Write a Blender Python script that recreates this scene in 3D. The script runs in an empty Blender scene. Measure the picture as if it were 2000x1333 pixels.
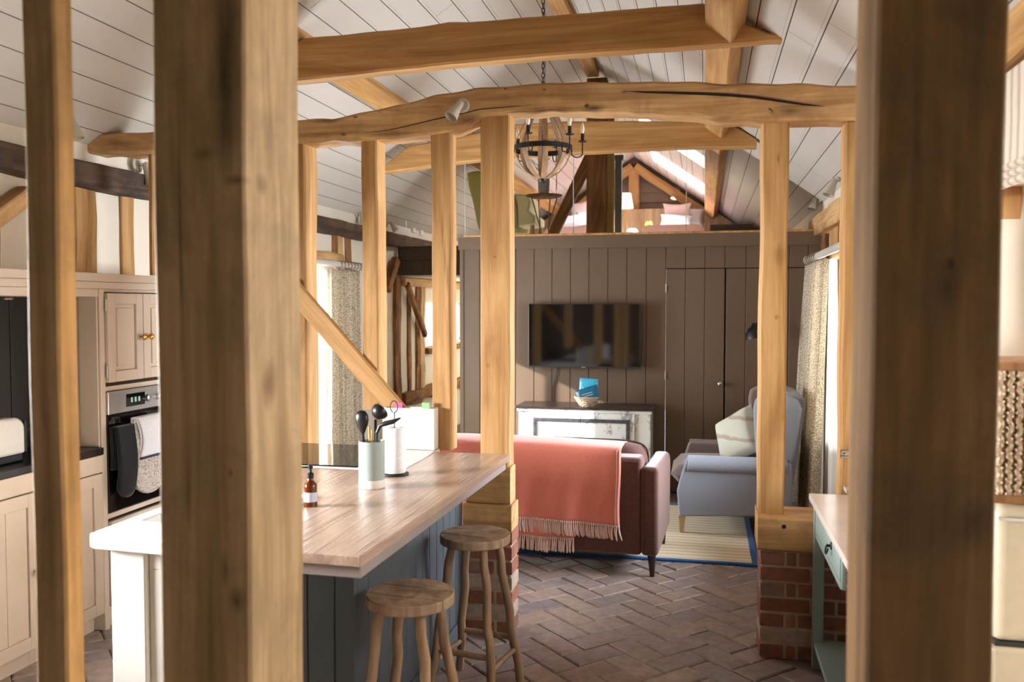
import bpy, bmesh, math, random
from mathutils import Vector, Matrix, noise
R = math.radians
scn = bpy.context.scene
col = scn.collection

# ------------------------------------------------------------------ camera
CAM_H = 1.62
FPX, VX, VY = 1700.0, 376.0, 70.0
_pitch = math.atan(VY / FPX)
_U = Vector((0, math.cos(_pitch), -math.sin(_pitch)))
_Y = Vector((VX, VY, FPX)); _Y -= _U * _Y.dot(_U); _Y.normalize()
_X = Vector((_Y.y * _U.z - _Y.z * _U.y, _Y.z * _U.x - _Y.x * _U.z, _Y.x * _U.y - _Y.y * _U.x)); _X.normalize()
if _X.x < 0: _X = -_X

def P(u, v, X=None, Y=None, Z=None):
    """measured point of the place: the photo pixel (u, v) on the plane X=, Y= or Z= (metres)"""
    d = Vector((u - 1000.0, 666.5 - v, FPX))
    w = Vector((d.dot(_X), d.dot(_Y), d.dot(_U)))
    t = X / w.x if X is not None else Y / w.y if Y is not None else (Z - CAM_H) / w.z
    return Vector((w.x * t, w.y * t, CAM_H + w.z * t))

cam_d = bpy.data.cameras.new('camera'); cam = bpy.data.objects.new('camera', cam_d); col.objects.link(cam)
cam_d.sensor_width = 36.0; cam_d.lens = 36.0 * FPX / 2000.0
cam_d.clip_start = 0.05; cam_d.clip_end = 200
right = Vector((_X.x, _Y.x, _U.x)); up = Vector((_X.y, _Y.y, _U.y)); fwd = Vector((_X.z, _Y.z, _U.z))
m = Matrix((right, up, -fwd)).transposed().to_4x4(); m.translation = Vector((0, 0, CAM_H))
cam.matrix_world = m
cam_d.dof.use_dof = True; cam_d.dof.focus_distance = 4.6; cam_d.dof.aperture_fstop = 3.4
scn.camera = cam

# ------------------------------------------------------------------ light
scn.view_settings.view_transform = 'Standard'; scn.view_settings.look = 'None'
scn.view_settings.gamma = 1.0; scn.view_settings.use_curve_mapping = False
scn.view_settings.exposure = 0.63
scn.cycles.use_denoising = True
scn.cycles.max_bounces = 8; scn.cycles.diffuse_bounces = 5; scn.cycles.glossy_bounces = 3
scn.cycles.transmission_bounces = 4; scn.cycles.transparent_max_bounces = 12
scn.cycles.sample_clamp_indirect = 6.0; scn.cycles.caustics_reflective = False; scn.cycles.caustics_refractive = False
world = bpy.data.worlds.new('sky'); scn.world = world; world.use_nodes = True
wn = world.node_tree.nodes['Background']; wn.inputs[0].default_value = (0.86, 0.93, 1.0, 1); wn.inputs[1].default_value = 2.6

def area(name, loc, target, sx, sy, power, color):
    l = bpy.data.lights.new(name, 'AREA'); l.shape = 'RECTANGLE'; l.size = sx; l.size_y = sy
    l.energy = power; l.color = color
    o = bpy.data.objects.new(name, l); col.objects.link(o)
    o.location = loc; o.rotation_euler = (Vector(target) - Vector(loc)).to_track_quat('-Z', 'Y').to_euler()
    return o
DAY = (0.86, 0.93, 1.0)
# daylight through the openings of the building
area('daylight_lounge_left', (-3.75, 6.35, 1.35), (-2.5, 6.35, 1.25), 1.5, 1.6, 150, DAY)
area('daylight_lounge_right', (1.5, 5.6, 1.45), (0.2, 5.6, 1.2), 2.0, 1.4, 225, DAY)
area('daylight_dining_right', (1.5, 2.55, 1.75), (0.2, 2.65, 1.5), 1.4, 0.8, 38, (1.0, 0.96, 0.90))
area('daylight_passage_left', (-3.75, 11.0, 1.4), (-2.5, 11.0, 1.3), 1.6, 0.7, 60, DAY)
area('daylight_skylight_far', (0.1, 11.95, 4.2), (-1.0, 13.4, 2.8), 1.0, 1.1, 200, (0.95, 0.97, 1.0))
area('daylight_skylight_near', (0.1, 9.7, 4.2), (-1.2, 9.7, 2.4), 1.0, 0.8, 110, (0.95, 0.97, 1.0))
area('daylight_kitchen_left', (-3.95, 2.0, 1.5), (-2.6, 2.0, 1.55), 1.3, 0.6, 400, (0.97, 0.97, 0.96))
sun_d = bpy.data.lights.new('sun', 'SUN'); sun_d.energy = 9.0; sun_d.angle = R(0.6); sun_d.color = (1.0, 0.96, 0.9)
sun = bpy.data.objects.new('sun', sun_d); col.objects.link(sun)
sun.rotation_euler = Vector((1.65, 0.9, -0.70)).to_track_quat('-Z', 'Y').to_euler()

# ------------------------------------------------------------------ node materials
def mat(name, rough=0.6, spec=0.4, metal=0.0):
    m = bpy.data.materials.new(name); m.use_nodes = True
    nt = m.node_tree; b = nt.nodes['Principled BSDF']
    b.inputs['Roughness'].default_value = rough; b.inputs['Metallic'].default_value = metal
    b.inputs['Specular IOR Level'].default_value = spec
    return m, nt, b
def N(nt, t, **k):
    n = nt.nodes.new(t)
    for a, v in k.items(): setattr(n, a, v)
    return n
def rgb(h):
    """sRGB hex or 0-255 tuple to linear"""
    if isinstance(h, str): h = tuple(int(h[i:i + 2], 16) for i in (0, 2, 4))
    return tuple(((c / 255.0) / 12.92 if c / 255.0 <= 0.04045 else (((c / 255.0) + 0.055) / 1.055) ** 2.4) for c in h) + (1.0,)
def coords(nt, scale, rnd=True, kind='Object'):
    tc = N(nt, 'ShaderNodeTexCoord'); mp = N(nt, 'ShaderNodeMapping'); mp.inputs['Scale'].default_value = scale
    if rnd:
        oi = N(nt, 'ShaderNodeObjectInfo'); mul = N(nt, 'ShaderNodeVectorMath', operation='SCALE')
        cb = N(nt, 'ShaderNodeCombineXYZ')
        nt.links.new(oi.outputs['Random'], cb.inputs[0]); nt.links.new(oi.outputs['Random'], cb.inputs[1]); nt.links.new(oi.outputs['Random'], cb.inputs[2])
        nt.links.new(cb.outputs[0], mul.inputs[0]); mul.inputs['Scale'].default_value = 37.0
        ad = N(nt, 'ShaderNodeVectorMath', operation='ADD')
        nt.links.new(tc.outputs[kind], ad.inputs[0]); nt.links.new(mul.outputs[0], ad.inputs[1]); nt.links.new(ad.outputs[0], mp.inputs[0])
    else: nt.links.new(tc.outputs[kind], mp.inputs[0])
    return mp.outputs[0]
def ramp(nt, fac, stops):
    r = N(nt, 'ShaderNodeValToRGB'); e = r.color_ramp.elements
    while len(e) > 1: e.remove(e[-1])
    e[0].position = stops[0][0]; e[0].color = stops[0][1]
    for p, c in stops[1:]:
        x = e.new(p); x.color = c
    nt.links.new(fac, r.inputs[0]); return r.outputs[0]
def noisetex(nt, vec, scale, detail=4, rough=0.55, dist=0.0):
    n = N(nt, 'ShaderNodeTexNoise'); n.inputs['Scale'].default_value = scale; n.inputs['Detail'].default_value = detail
    n.inputs['Roughness'].default_value = rough; n.inputs['Distortion'].default_value = dist
    nt.links.new(vec, n.inputs['Vector']); return n.outputs['Fac']
def mix(nt, a, b, fac, blend='MIX'):
    x = N(nt, 'ShaderNodeMix', data_type='RGBA', blend_type=blend)
    if isinstance(fac, (int, float)): x.inputs[0].default_value = fac
    else: nt.links.new(fac, x.inputs[0])
    for s, i in ((a, 6), (b, 7)):
        if isinstance(s, tuple): x.inputs[i].default_value = s
        else: nt.links.new(s, x.inputs[i])
    return x.outputs[2]
def bump(nt, b, h, strength=0.2, dist=0.01):
    n = N(nt, 'ShaderNodeBump'); n.inputs['Strength'].default_value = strength; n.inputs['Distance'].default_value = dist
    nt.links.new(h, n.inputs['Height']); nt.links.new(n.outputs[0], b.inputs['Normal'])

def wood(name, light, mid, dark, knots=0.5, stain=None, rough=0.62, streak=1.0, axis=2):
    """timber: grain runs along the object's own long axis"""
    m, nt, b = mat(name, rough, 0.3)
    s1 = [3.2, 3.2, 3.2]; s1[axis] = 0.32
    s2 = [60, 60, 60]; s2[axis] = 1.6
    v1 = coords(nt, tuple(s1)); v2 = coords(nt, tuple(s2))
    g1 = noisetex(nt, v1, 3.0, 5, 0.6, 1.2); g2 = noisetex(nt, v2, 1.0, 3, 0.6, 0.3)
    c = ramp(nt, g1, [(0.25, rgb(dark)), (0.45, rgb(mid)), (0.62, rgb(light)), (0.8, rgb(mid))])
    fine = ramp(nt, g2, [(0.3, (0.62, 0.55, 0.46, 1)), (0.62, (1, 1, 1, 1))])
    c = mix(nt, c, fine, 0.55 * streak, 'MULTIPLY')
    if knots:
        sk = [5.0, 5.0, 5.0]; sk[axis] = 1.9
        vk = coords(nt, tuple(sk)); vo = N(nt, 'ShaderNodeTexVoronoi'); vo.inputs['Scale'].default_value = 1.0
        nt.links.new(vk, vo.inputs['Vector'])
        wv = N(nt, 'ShaderNodeMath', operation='MULTIPLY_ADD'); nt.links.new(g2, wv.inputs[0]); wv.inputs[1].default_value = 0.06; nt.links.new(vo.outputs['Distance'], wv.inputs[2])
        k = ramp(nt, wv.outputs[0], [(0.06, (1, 1, 1, 1)), (0.13, (0.35, 0.35, 0.35, 1)), (0.2, (0, 0, 0, 1))])
        kk = N(nt, 'ShaderNodeMath', operation='MULTIPLY'); nt.links.new(k, kk.inputs[0]); kk.inputs[1].default_value = knots
        c = mix(nt, c, tuple(x * 0.35 for x in rgb(dark)[:3]) + (1,), kk.outputs[0])
    if stain:
        vs = coords(nt, (1, 1, 1)); sn = noisetex(nt, vs, 4.5, 5, 0.7, 0.6)
        f = ramp(nt, sn, [(0.45, (0, 0, 0, 1)), (0.66, (stain[1],) * 3 + (1,))])
        c = mix(nt, c, rgb(stain[0]), f)
    nt.links.new(c, b.inputs['Base Color'])
    bump(nt, b, g2, 0.35, 0.004)
    return m
def paint(name, c, rough=0.5, vary=0.06, scale=3.0, bmp=0.05, spec=0.4, coat=0.0):
    m, nt, b = mat(name, rough, spec)
    v = coords(nt, (1, 1, 1), False); n = noisetex(nt, v, scale, 5, 0.6)
    base = rgb(c); lo = tuple(x * (1 - vary * 2) for x in base[:3]) + (1,); hi = tuple(min(1, x * (1 + vary)) for x in base[:3]) + (1,)
    nt.links.new(ramp(nt, n, [(0.3, lo), (0.7, hi)]), b.inputs['Base Color'])
    n2 = noisetex(nt, v, scale * 25, 3, 0.6); bump(nt, b, n2, bmp, 0.003)
    if coat: b.inputs['Coat Weight'].default_value = coat
    return m
def fabric(name, c, c2=None, rough=0.9, scale=260, sheen=0.3, bmp=0.4, mott=0.5):
    m, nt, b = mat(name, rough, 0.15)
    v = coords(nt, (1, 1, 1), False); n = noisetex(nt, v, scale, 2, 0.7); n2 = noisetex(nt, v, 5, 4, 0.6)
    a = rgb(c); d = rgb(c2) if c2 else tuple(x * 0.7 for x in a[:3]) + (1,)
    x = mix(nt, d, a, ramp(nt, n, [(0.35, (0, 0, 0, 1)), (0.6, (1, 1, 1, 1))]))
    y = mix(nt, x, tuple(q * 0.8 for q in a[:3]) + (1,), ramp(nt, n2, [(0.4, (0, 0, 0, 1)), (0.8, (mott,) * 3 + (1,))]))
    nt.links.new(y, b.inputs['Base Color']); bump(nt, b, n, bmp, 0.002)
    b.inputs['Sheen Weight'].default_value = sheen
    return m
def plain(name, c, rough=0.5, metal=0.0, spec=0.5):
    m, nt, b = mat(name, rough, spec, metal); v = coords(nt, (1, 1, 1), False); n = noisetex(nt, v, 30, 3)
    a = rgb(c); nt.links.new(ramp(nt, n, [(0.3, tuple(x * 0.93 for x in a[:3]) + (1,)), (0.7, a)]), b.inputs['Base Color'])
    return m
def glassy(name, tint=(1, 1, 1, 1), refl=0.08, rough=0.02):
    m = bpy.data.materials.new(name); m.use_nodes = True; nt = m.node_tree; nt.nodes.clear()
    o = N(nt, 'ShaderNodeOutputMaterial'); t = N(nt, 'ShaderNodeBsdfTransparent'); g = N(nt, 'ShaderNodeBsdfGlossy')
    t.inputs[0].default_value = tint; g.inputs['Roughness'].default_value = rough
    fr = N(nt, 'ShaderNodeFresnel'); fr.inputs[0].default_value = 1.45
    x = N(nt, 'ShaderNodeMixShader'); nt.links.new(fr.outputs[0], x.inputs[0]); nt.links.new(t.outputs[0], x.inputs[1]); nt.links.new(g.outputs[0], x.inputs[2])
    nt.links.new(x.outputs[0], o.inputs[0]); return m
def emis(name, c, s):
    m, nt, b = mat(name, 0.5); b.inputs['Base Color'].default_value = c; b.inputs['Emission Color'].default_value = c; b.inputs['Emission Strength'].default_value = s
    return m
def island(nt): return N(nt, 'ShaderNodeNewGeometry').outputs['Random Per Island']

def spotted(base, spots, name):
    """a copy of a wood with its own knots, stains and dark patches: (point, radii, strength, colour) in the object's coordinates"""
    m = base.copy(); m.name = name; nt = m.node_tree; b = nt.nodes['Principled BSDF']; src = b.inputs['Base Color'].links[0].from_socket
    tc = N(nt, 'ShaderNodeTexCoord'); n = N(nt, 'ShaderNodeTexNoise'); n.inputs['Scale'].default_value = 14; n.inputs['Detail'].default_value = 5
    mp0 = N(nt, 'ShaderNodeMapping'); mp0.inputs['Scale'].default_value = (1, 1, .35); nt.links.new(tc.outputs['Object'], mp0.inputs[0]); nt.links.new(mp0.outputs[0], n.inputs['Vector'])
    for (p, r, st, c) in spots:
        mp = N(nt, 'ShaderNodeMapping'); mp.vector_type = 'TEXTURE'; mp.inputs['Location'].default_value = p; mp.inputs['Scale'].default_value = r
        nt.links.new(tc.outputs['Object'], mp.inputs[0]); ln = N(nt, 'ShaderNodeVectorMath', operation='LENGTH'); nt.links.new(mp.outputs[0], ln.inputs[0])
        ad = N(nt, 'ShaderNodeMath', operation='MULTIPLY_ADD'); nt.links.new(n.outputs['Fac'], ad.inputs[0]); ad.inputs[1].default_value = 1.3; nt.links.new(ln.outputs['Value'], ad.inputs[2])
        f = ramp(nt, ad.outputs[0], [(.62, (st,) * 3 + (1,)), (1.0, (st * .5,) * 3 + (1,)), (1.0, (st * .5,) * 3 + (1,))]) if False else None
        mr = N(nt, 'ShaderNodeMapRange'); nt.links.new(ad.outputs[0], mr.inputs[0]); mr.inputs[1].default_value = .75; mr.inputs[2].default_value = 1.6; mr.inputs[3].default_value = st; mr.inputs[4].default_value = 0.0
        src = mix(nt, src, rgb(c), mr.outputs[0])
    nt.links.new(src, b.inputs['Base Color']); return m
M = {}
M['oak'] = wood('fresh_oak', (202, 160, 108), (184, 141, 89), (154, 112, 66), 0.35)
M['oak_collar'] = wood('planed_oak', (214, 168, 110), (195, 149, 92), (166, 122, 70), 0.0)
M['oak_old'] = wood('weathered_oak', (222, 182, 130), (202, 160, 108), (154, 114, 72), 0.8, ((136, 98, 64), 0.4))
M['oak_near'] = wood('grey_oak', (206, 176, 136), (180, 152, 112), (140, 114, 80), 0.75, ((124, 108, 84), 0.4))
M['oak_shaded'] = wood('shade_toned_oak', (134, 102, 64), (112, 84, 52), (78, 58, 36), 0.8, ((58, 46, 32), 0.4))  # oak colour darkened to stand in for shade on the right foreground post
M['beam_dark'] = wood('dark_reclaimed_timber', (120, 92, 66), (84, 66, 52), (46, 38, 34), 0.6, ((44, 42, 44), 0.85), rough=0.75)
M['stud_old'] = wood('rough_old_stud', (176, 126, 76), (140, 94, 54), (84, 54, 32), 0.7, ((60, 40, 26), 0.7), rough=0.8)
M['brown_post'] = wood('brown_post', (164, 118, 74), (132, 92, 56), (86, 60, 36), 0.5)
M['stool'] = wood('weathered_stool_wood', (186, 160, 136), (150, 126, 104), (108, 88, 72), 0.5, ((104, 88, 78), 0.45), rough=0.55)
M['stoolleg'] = wood('stool_leg_wood', (184, 154, 124), (154, 126, 100), (120, 96, 76), 0.3, ((130, 116, 108), 0.4), rough=0.5)
M['worktop'] = wood('oiled_oak_worktop', (196, 172, 156), (178, 152, 136), (150, 124, 108), 0.0, rough=0.24, streak=0.5, axis=1)
M['worktop'].node_tree.nodes['Principled BSDF'].inputs['Specular IOR Level'].default_value = 0.6
M['plaster'] = paint('lime_plaster', (232, 222, 205), 0.9, 0.03, 2.5, 0.25)
M['ceil'] = paint('white_painted_boards', (208, 202, 194), 0.55, 0.02, 1.5, 0.05)
M['ceil_loft'] = paint('loft_ceiling_boards', (218, 216, 216), 0.55, 0.02, 1.5, 0.05)
M['taupe'] = paint('taupe_panel_paint', (112, 94, 78), 0.42, 0.03, 2, 0.06)
M['taupe_dark'] = paint('dark_taupe_paint', (70, 58, 46), 0.5, 0.03, 2, 0.06)
M['gable'] = paint('grey_brown_cladding', (138, 124, 112), 0.6, 0.1, 4, 0.2)
M['kitchen'] = paint('putty_kitchen_paint', (190, 170, 150), 0.42, 0.02, 2, 0.04)
M['backboard'] = paint('dark_backboard_paint', (36, 34, 31), 0.6, 0.04, 2, 0.05)
M['stone_black'] = paint('black_worktop_stone', (30, 29, 28), 0.16, 0.1, 20, 0.0, 0.5)
M['white_paint'] = paint('white_cabinet_paint', (232, 232, 228), 0.4, 0.01, 2, 0.03)
M['bar_blue'] = paint('blue_grey_bar_paint', (78, 86, 93), 0.45, 0.04, 3, 0.05)
M['ceramic'] = plain('white_glazed_ceramic', (240, 242, 242), 0.08)
M['blackglass'] = plain('black_glass', (10, 10, 11), 0.04)
M['screen'] = plain('television_screen', (6, 6, 7), 0.06, 0.0, 0.9)
M['black'] = plain('black_plastic', (20, 20, 22), 0.35)
M['iron'] = plain('black_iron', (26, 24, 24), 0.5, 0.3)
M['steel'] = plain('brushed_steel', (190, 186, 180), 0.28, 0.9)
M['chrome'] = plain('chrome', (220, 220, 220), 0.12, 1.0)
M['brass'] = plain('brass', (220, 160, 80), 0.25, 0.9)
M['glass'] = glassy('window_glass')
M['white'] = plain('white_enamel', (236, 234, 230), 0.3)
M['offwhite'] = plain('grey_white_enamel', (206, 200, 188), 0.35)
M['spot'] = plain('spotlight_enamel', (196, 188, 172), 0.3)
M['rod'] = plain('pale_curtain_pole', (206, 198, 188), 0.45)
M['teal'] = paint('sage_green_paint', (138, 156, 149), 0.45, 0.04, 4, 0.06)
M['marble'] = paint('pale_table_top', (214, 200, 194), 0.18, 0.05, 5, 0.0, 0.6)
M['sofa'] = fabric('rust_velvet', (90, 50, 40), (64, 34, 27), 0.7, 180, 0.45, 0.15, 0.3)
M['chair'] = fabric('blue_grey_wool', (158, 164, 176), (132, 138, 152), 0.9, 300, 0.3)
M['chair_shade'] = fabric('shade_mauve_wool', (138, 120, 114), (110, 94, 90), 0.9, 300, 0.3)  # warm shade of the armchair's inner faces put into the wool colour
M['throw'] = fabric('coral_throw', (216, 132, 116), (196, 106, 92), 0.95, 330, 0.4, 0.5, 0.25)
M['fringe'] = fabric('pink_cream_fringe', (222, 196, 186), (196, 160, 150), 0.95, 300, 0.2)
M['pinkbed'] = fabric('pink_blanket', (230, 188, 184), (214, 164, 162), 0.95, 200, 0.3)
M['pinkpillow'] = fabric('pink_pillow', (250, 232, 230), (244, 222, 220), 0.9, 200, 0.2, 0.2)
M['whitelinen'] = fabric('white_linen', (240, 240, 242), (220, 220, 226), 0.9, 200, 0.1, 0.2)
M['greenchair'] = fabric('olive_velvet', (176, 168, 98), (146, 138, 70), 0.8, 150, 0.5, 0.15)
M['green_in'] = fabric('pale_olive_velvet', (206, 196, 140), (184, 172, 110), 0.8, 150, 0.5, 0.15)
M['wicker'] = fabric('wicker', (206, 186, 160), (160, 134, 108), 0.8, 90, 0.0, 0.8)
M['red_thread'] = plain('red_beads', (170, 70, 60), 0.4)
M['yellow'] = plain('yellow_flowers', (244, 214, 70), 0.6)
M['leaf'] = plain('grey_green_twig', (86, 96, 78), 0.7)
M['mortar'] = paint('lime_mortar', (186, 164, 138), 0.95, 0.1, 14, 0.5)
M['cable'] = plain('dark_cable', (40, 38, 36), 0.5)
M['pot'] = plain('zinc_pot', (168, 176, 174), 0.5, 0.1)
M['potgreen'] = plain('grey_green_glaze', (160, 172, 168), 0.35)
M['taupe_light'] = paint('pale_apron_paint', (150, 138, 136), 0.45, 0.03)
M['bulb'] = glassy('clear_bulb', (1, 0.97, 0.9, 1))
M['lampglow'] = emis('lit_lamp_shade', (1.0, 0.86, 0.70, 1), 0.9)
M['bulbglow'] = emis('lit_bulb', (1.0, 0.82, 0.55, 1), 14)

def brick_mat(name, cols, rough, bmp, joint_dark=False):
    m, nt, b = mat(name, rough, 0.35)
    r = island(nt)
    n = len(cols); c = ramp(nt, r, [(i / (n - 1), rgb(x)) for i, x in enumerate(cols)])
    v = coords(nt, (1, 1, 1), False); a = noisetex(nt, v, 22, 5, 0.65); a2 = noisetex(nt, v, 2.2, 4, 0.6)
    c = mix(nt, c, ramp(nt, a, [(0.3, (0.55, 0.5, 0.48, 1)), (0.65, (1.08, 1.05, 1.0, 1))]), 0.7, 'MULTIPLY')
    c = mix(nt, c, ramp(nt, a2, [(0.3, (0.7, 0.7, 0.72, 1)), (0.7, (1.1, 1.06, 1.0, 1))]), 0.7, 'MULTIPLY')
    nt.links.new(c, b.inputs['Base Color']); bump(nt, b, a, bmp, 0.006)
    return m
M['floorbrick'] = brick_mat('worn_floor_brick', [(166, 148, 140), (152, 138, 134), (172, 152, 142), (140, 130, 130), (160, 144, 136), (148, 138, 140), (166, 150, 140), (136, 128, 132)], 0.33, 0.5)
M['wallbrick'] = brick_mat('red_pier_brick', [(166, 112, 94), (142, 92, 78), (178, 124, 102), (124, 86, 74), (190, 172, 160), (150, 100, 84), (160, 106, 90), (134, 92, 80)], 0.85, 0.8)
M['floorjoint'] = paint('floor_joint', (108, 98, 92), 0.9, 0.1, 14, 0.4)

def curtain_mat():
    m, nt, b = mat('patterned_curtain_linen', 0.9, 0.1)
    v = coords(nt, (1, 1, 1), False); vo = N(nt, 'ShaderNodeTexVoronoi', feature='DISTANCE_TO_EDGE'); vo.inputs['Scale'].default_value = 70
    nt.links.new(v, vo.inputs['Vector']); n = noisetex(nt, v, 60, 3)
    f = ramp(nt, vo.outputs['Distance'], [(0.05, (0, 0, 0, 1)), (0.2, (1, 1, 1, 1))])
    c = mix(nt, rgb((178, 158, 128)), rgb((238, 229, 210)), f)
    nt.links.new(c, b.inputs['Base Color'])
    t = N(nt, 'ShaderNodeBsdfTranslucent'); nt.links.new(c, t.inputs[0]); x = N(nt, 'ShaderNodeMixShader'); x.inputs[0].default_value = 0.3
    nt.links.new(b.outputs[0], x.inputs[1]); nt.links.new(t.outputs[0], x.inputs[2]); nt.links.new(x.outputs[0], nt.nodes['Material Output'].inputs[0])
    return m
M['curtain'] = curtain_mat()
def lining_mat():
    m, nt, b = mat('curtain_lining', 0.9, 0.1); b.inputs['Base Color'].default_value = rgb((240, 238, 232))
    t = N(nt, 'ShaderNodeBsdfTranslucent'); t.inputs[0].default_value = rgb((240, 238, 232)); x = N(nt, 'ShaderNodeMixShader'); x.inputs[0].default_value = 0.5
    nt.links.new(b.outputs[0], x.inputs[1]); nt.links.new(t.outputs[0], x.inputs[2]); nt.links.new(x.outputs[0], nt.nodes['Material Output'].inputs[0])
    return m
M['lining'] = lining_mat()
def stripes_mat(name, base, line, scale, axis, width=0.5, rough=0.9, vary=None):
    m, nt, b = mat(name, rough, 0.1); sc = [0, 0, 0]; sc[axis] = scale
    v = coords(nt, (1, 1, 1), False); se = N(nt, 'ShaderNodeSeparateXYZ'); nt.links.new(v, se.inputs[0])
    k = N(nt, 'ShaderNodeMath', operation='MULTIPLY'); nt.links.new(se.outputs[axis], k.inputs[0]); k.inputs[1].default_value = scale
    n = noisetex(nt, v, 8, 3); ad = N(nt, 'ShaderNodeMath', operation='MULTIPLY_ADD'); nt.links.new(n, ad.inputs[0]); ad.inputs[1].default_value = 0.35; nt.links.new(k.outputs[0], ad.inputs[2])
    fr = N(nt, 'ShaderNodeMath', operation='FRACT'); nt.links.new(ad.outputs[0], fr.inputs[0])
    c = ramp(nt, fr.outputs[0], [(0.0, rgb(line)), (width * 0.5, rgb(line)), (width, rgb(base)), (0.94, rgb(base)), (1.0, rgb(line))])
    nt.links.new(c, b.inputs['Base Color']); n2 = noisetex(nt, v, 200, 2); bump(nt, b, n2, 0.3, 0.002)
    return m
M['rug'] = stripes_mat('cream_striped_rug', (222, 208, 182), (198, 180, 150), 14.0, 1, 0.4)
M['rugblue'] = fabric('blue_rug_binding', (34, 92, 150), (24, 70, 124), 0.9, 200, 0.1)
M['pillowstripe'] = stripes_mat('striped_linen_pillow', (190, 190, 176), (168, 152, 136), 7.0, 2, 0.22)
M['blind'] = stripes_mat('striped_roman_blind', (206, 192, 176), (172, 160, 148), 16.0, 1, 0.45)

M['sofadark'] = plain('sofa_piping', (52, 30, 26), .8)
M['darkleg'] = plain('dark_turned_leg', (42, 26, 20), .4)
M['paleleg'] = wood('pale_chair_leg', (214, 186, 150), (196, 166, 130), (170, 138, 104), 0.0)
M['olive'] = wood('olive_stud', (168, 140, 74), (148, 120, 58), (120, 94, 42), 0.0)  # olive-yellow wood for the slim loft stud
M['greymetal'] = plain('grey_metal', (78, 80, 78), .5, .2)
M['stave'] = wood('pale_stave_wood', (176, 142, 108), (148, 116, 86), (116, 88, 64), 0.0, streak=.6)
M['bulbfrost'] = plain('pale_candle_bulb', (236, 222, 200), .15)
M['ringwood'] = plain('curtain_ring_wood', (140, 124, 104), .5)
M['creamfridge'] = plain('cream_enamel', (210, 196, 170), .35)
M['wickerdark'] = plain('inner_rattan', (196, 178, 150), .9)  # plain beige for the box behind the weave
M['bagblue'] = plain('sky_blue_foil', (64, 176, 214), .35)
M['bagteal'] = plain('dark_teal_foil', (14, 92, 120), .35)
M['cream'] = plain('cream_print', (236, 226, 206), .6)
M['bluewhite'] = plain('blue_white_china', (176, 200, 226), .2)
M['tvframe'] = plain('television_frame', (58, 60, 60), .35, .3)
M['sidetop'] = paint('dark_sideboard_top', (58, 48, 44), .28, .15, 8)
M['moulding'] = paint('worn_dark_moulding', (78, 78, 82), .5, .3, 20)
M['edge'] = plain('polished_glass_edge', (214, 226, 222), .15)
M['stripecloth'] = stripes_mat('striped_napkin_cloth', (226, 220, 210), (120, 104, 92), 60, 1, .5)
def distress():
    m, nt, b = mat('distressed_white_paint', .6, .3); v = coords(nt, (1, 1, .55), False)
    n = noisetex(nt, v, 9, 6, .75); n2 = noisetex(nt, v, 60, 4, .7); a = N(nt, 'ShaderNodeMath', operation='MULTIPLY_ADD'); nt.links.new(n2, a.inputs[0]); a.inputs[1].default_value = .35; nt.links.new(n, a.inputs[2])
    f = ramp(nt, a.outputs[0], [(.70, (0, 0, 0, 1)), (.80, (.75, .75, .75, 1))]); c = mix(nt, rgb((224, 226, 222)), rgb((112, 100, 104)), f); nt.links.new(c, b.inputs['Base Color']); bump(nt, b, n2, .2, .002); return m
M['distress'] = distress()

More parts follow.
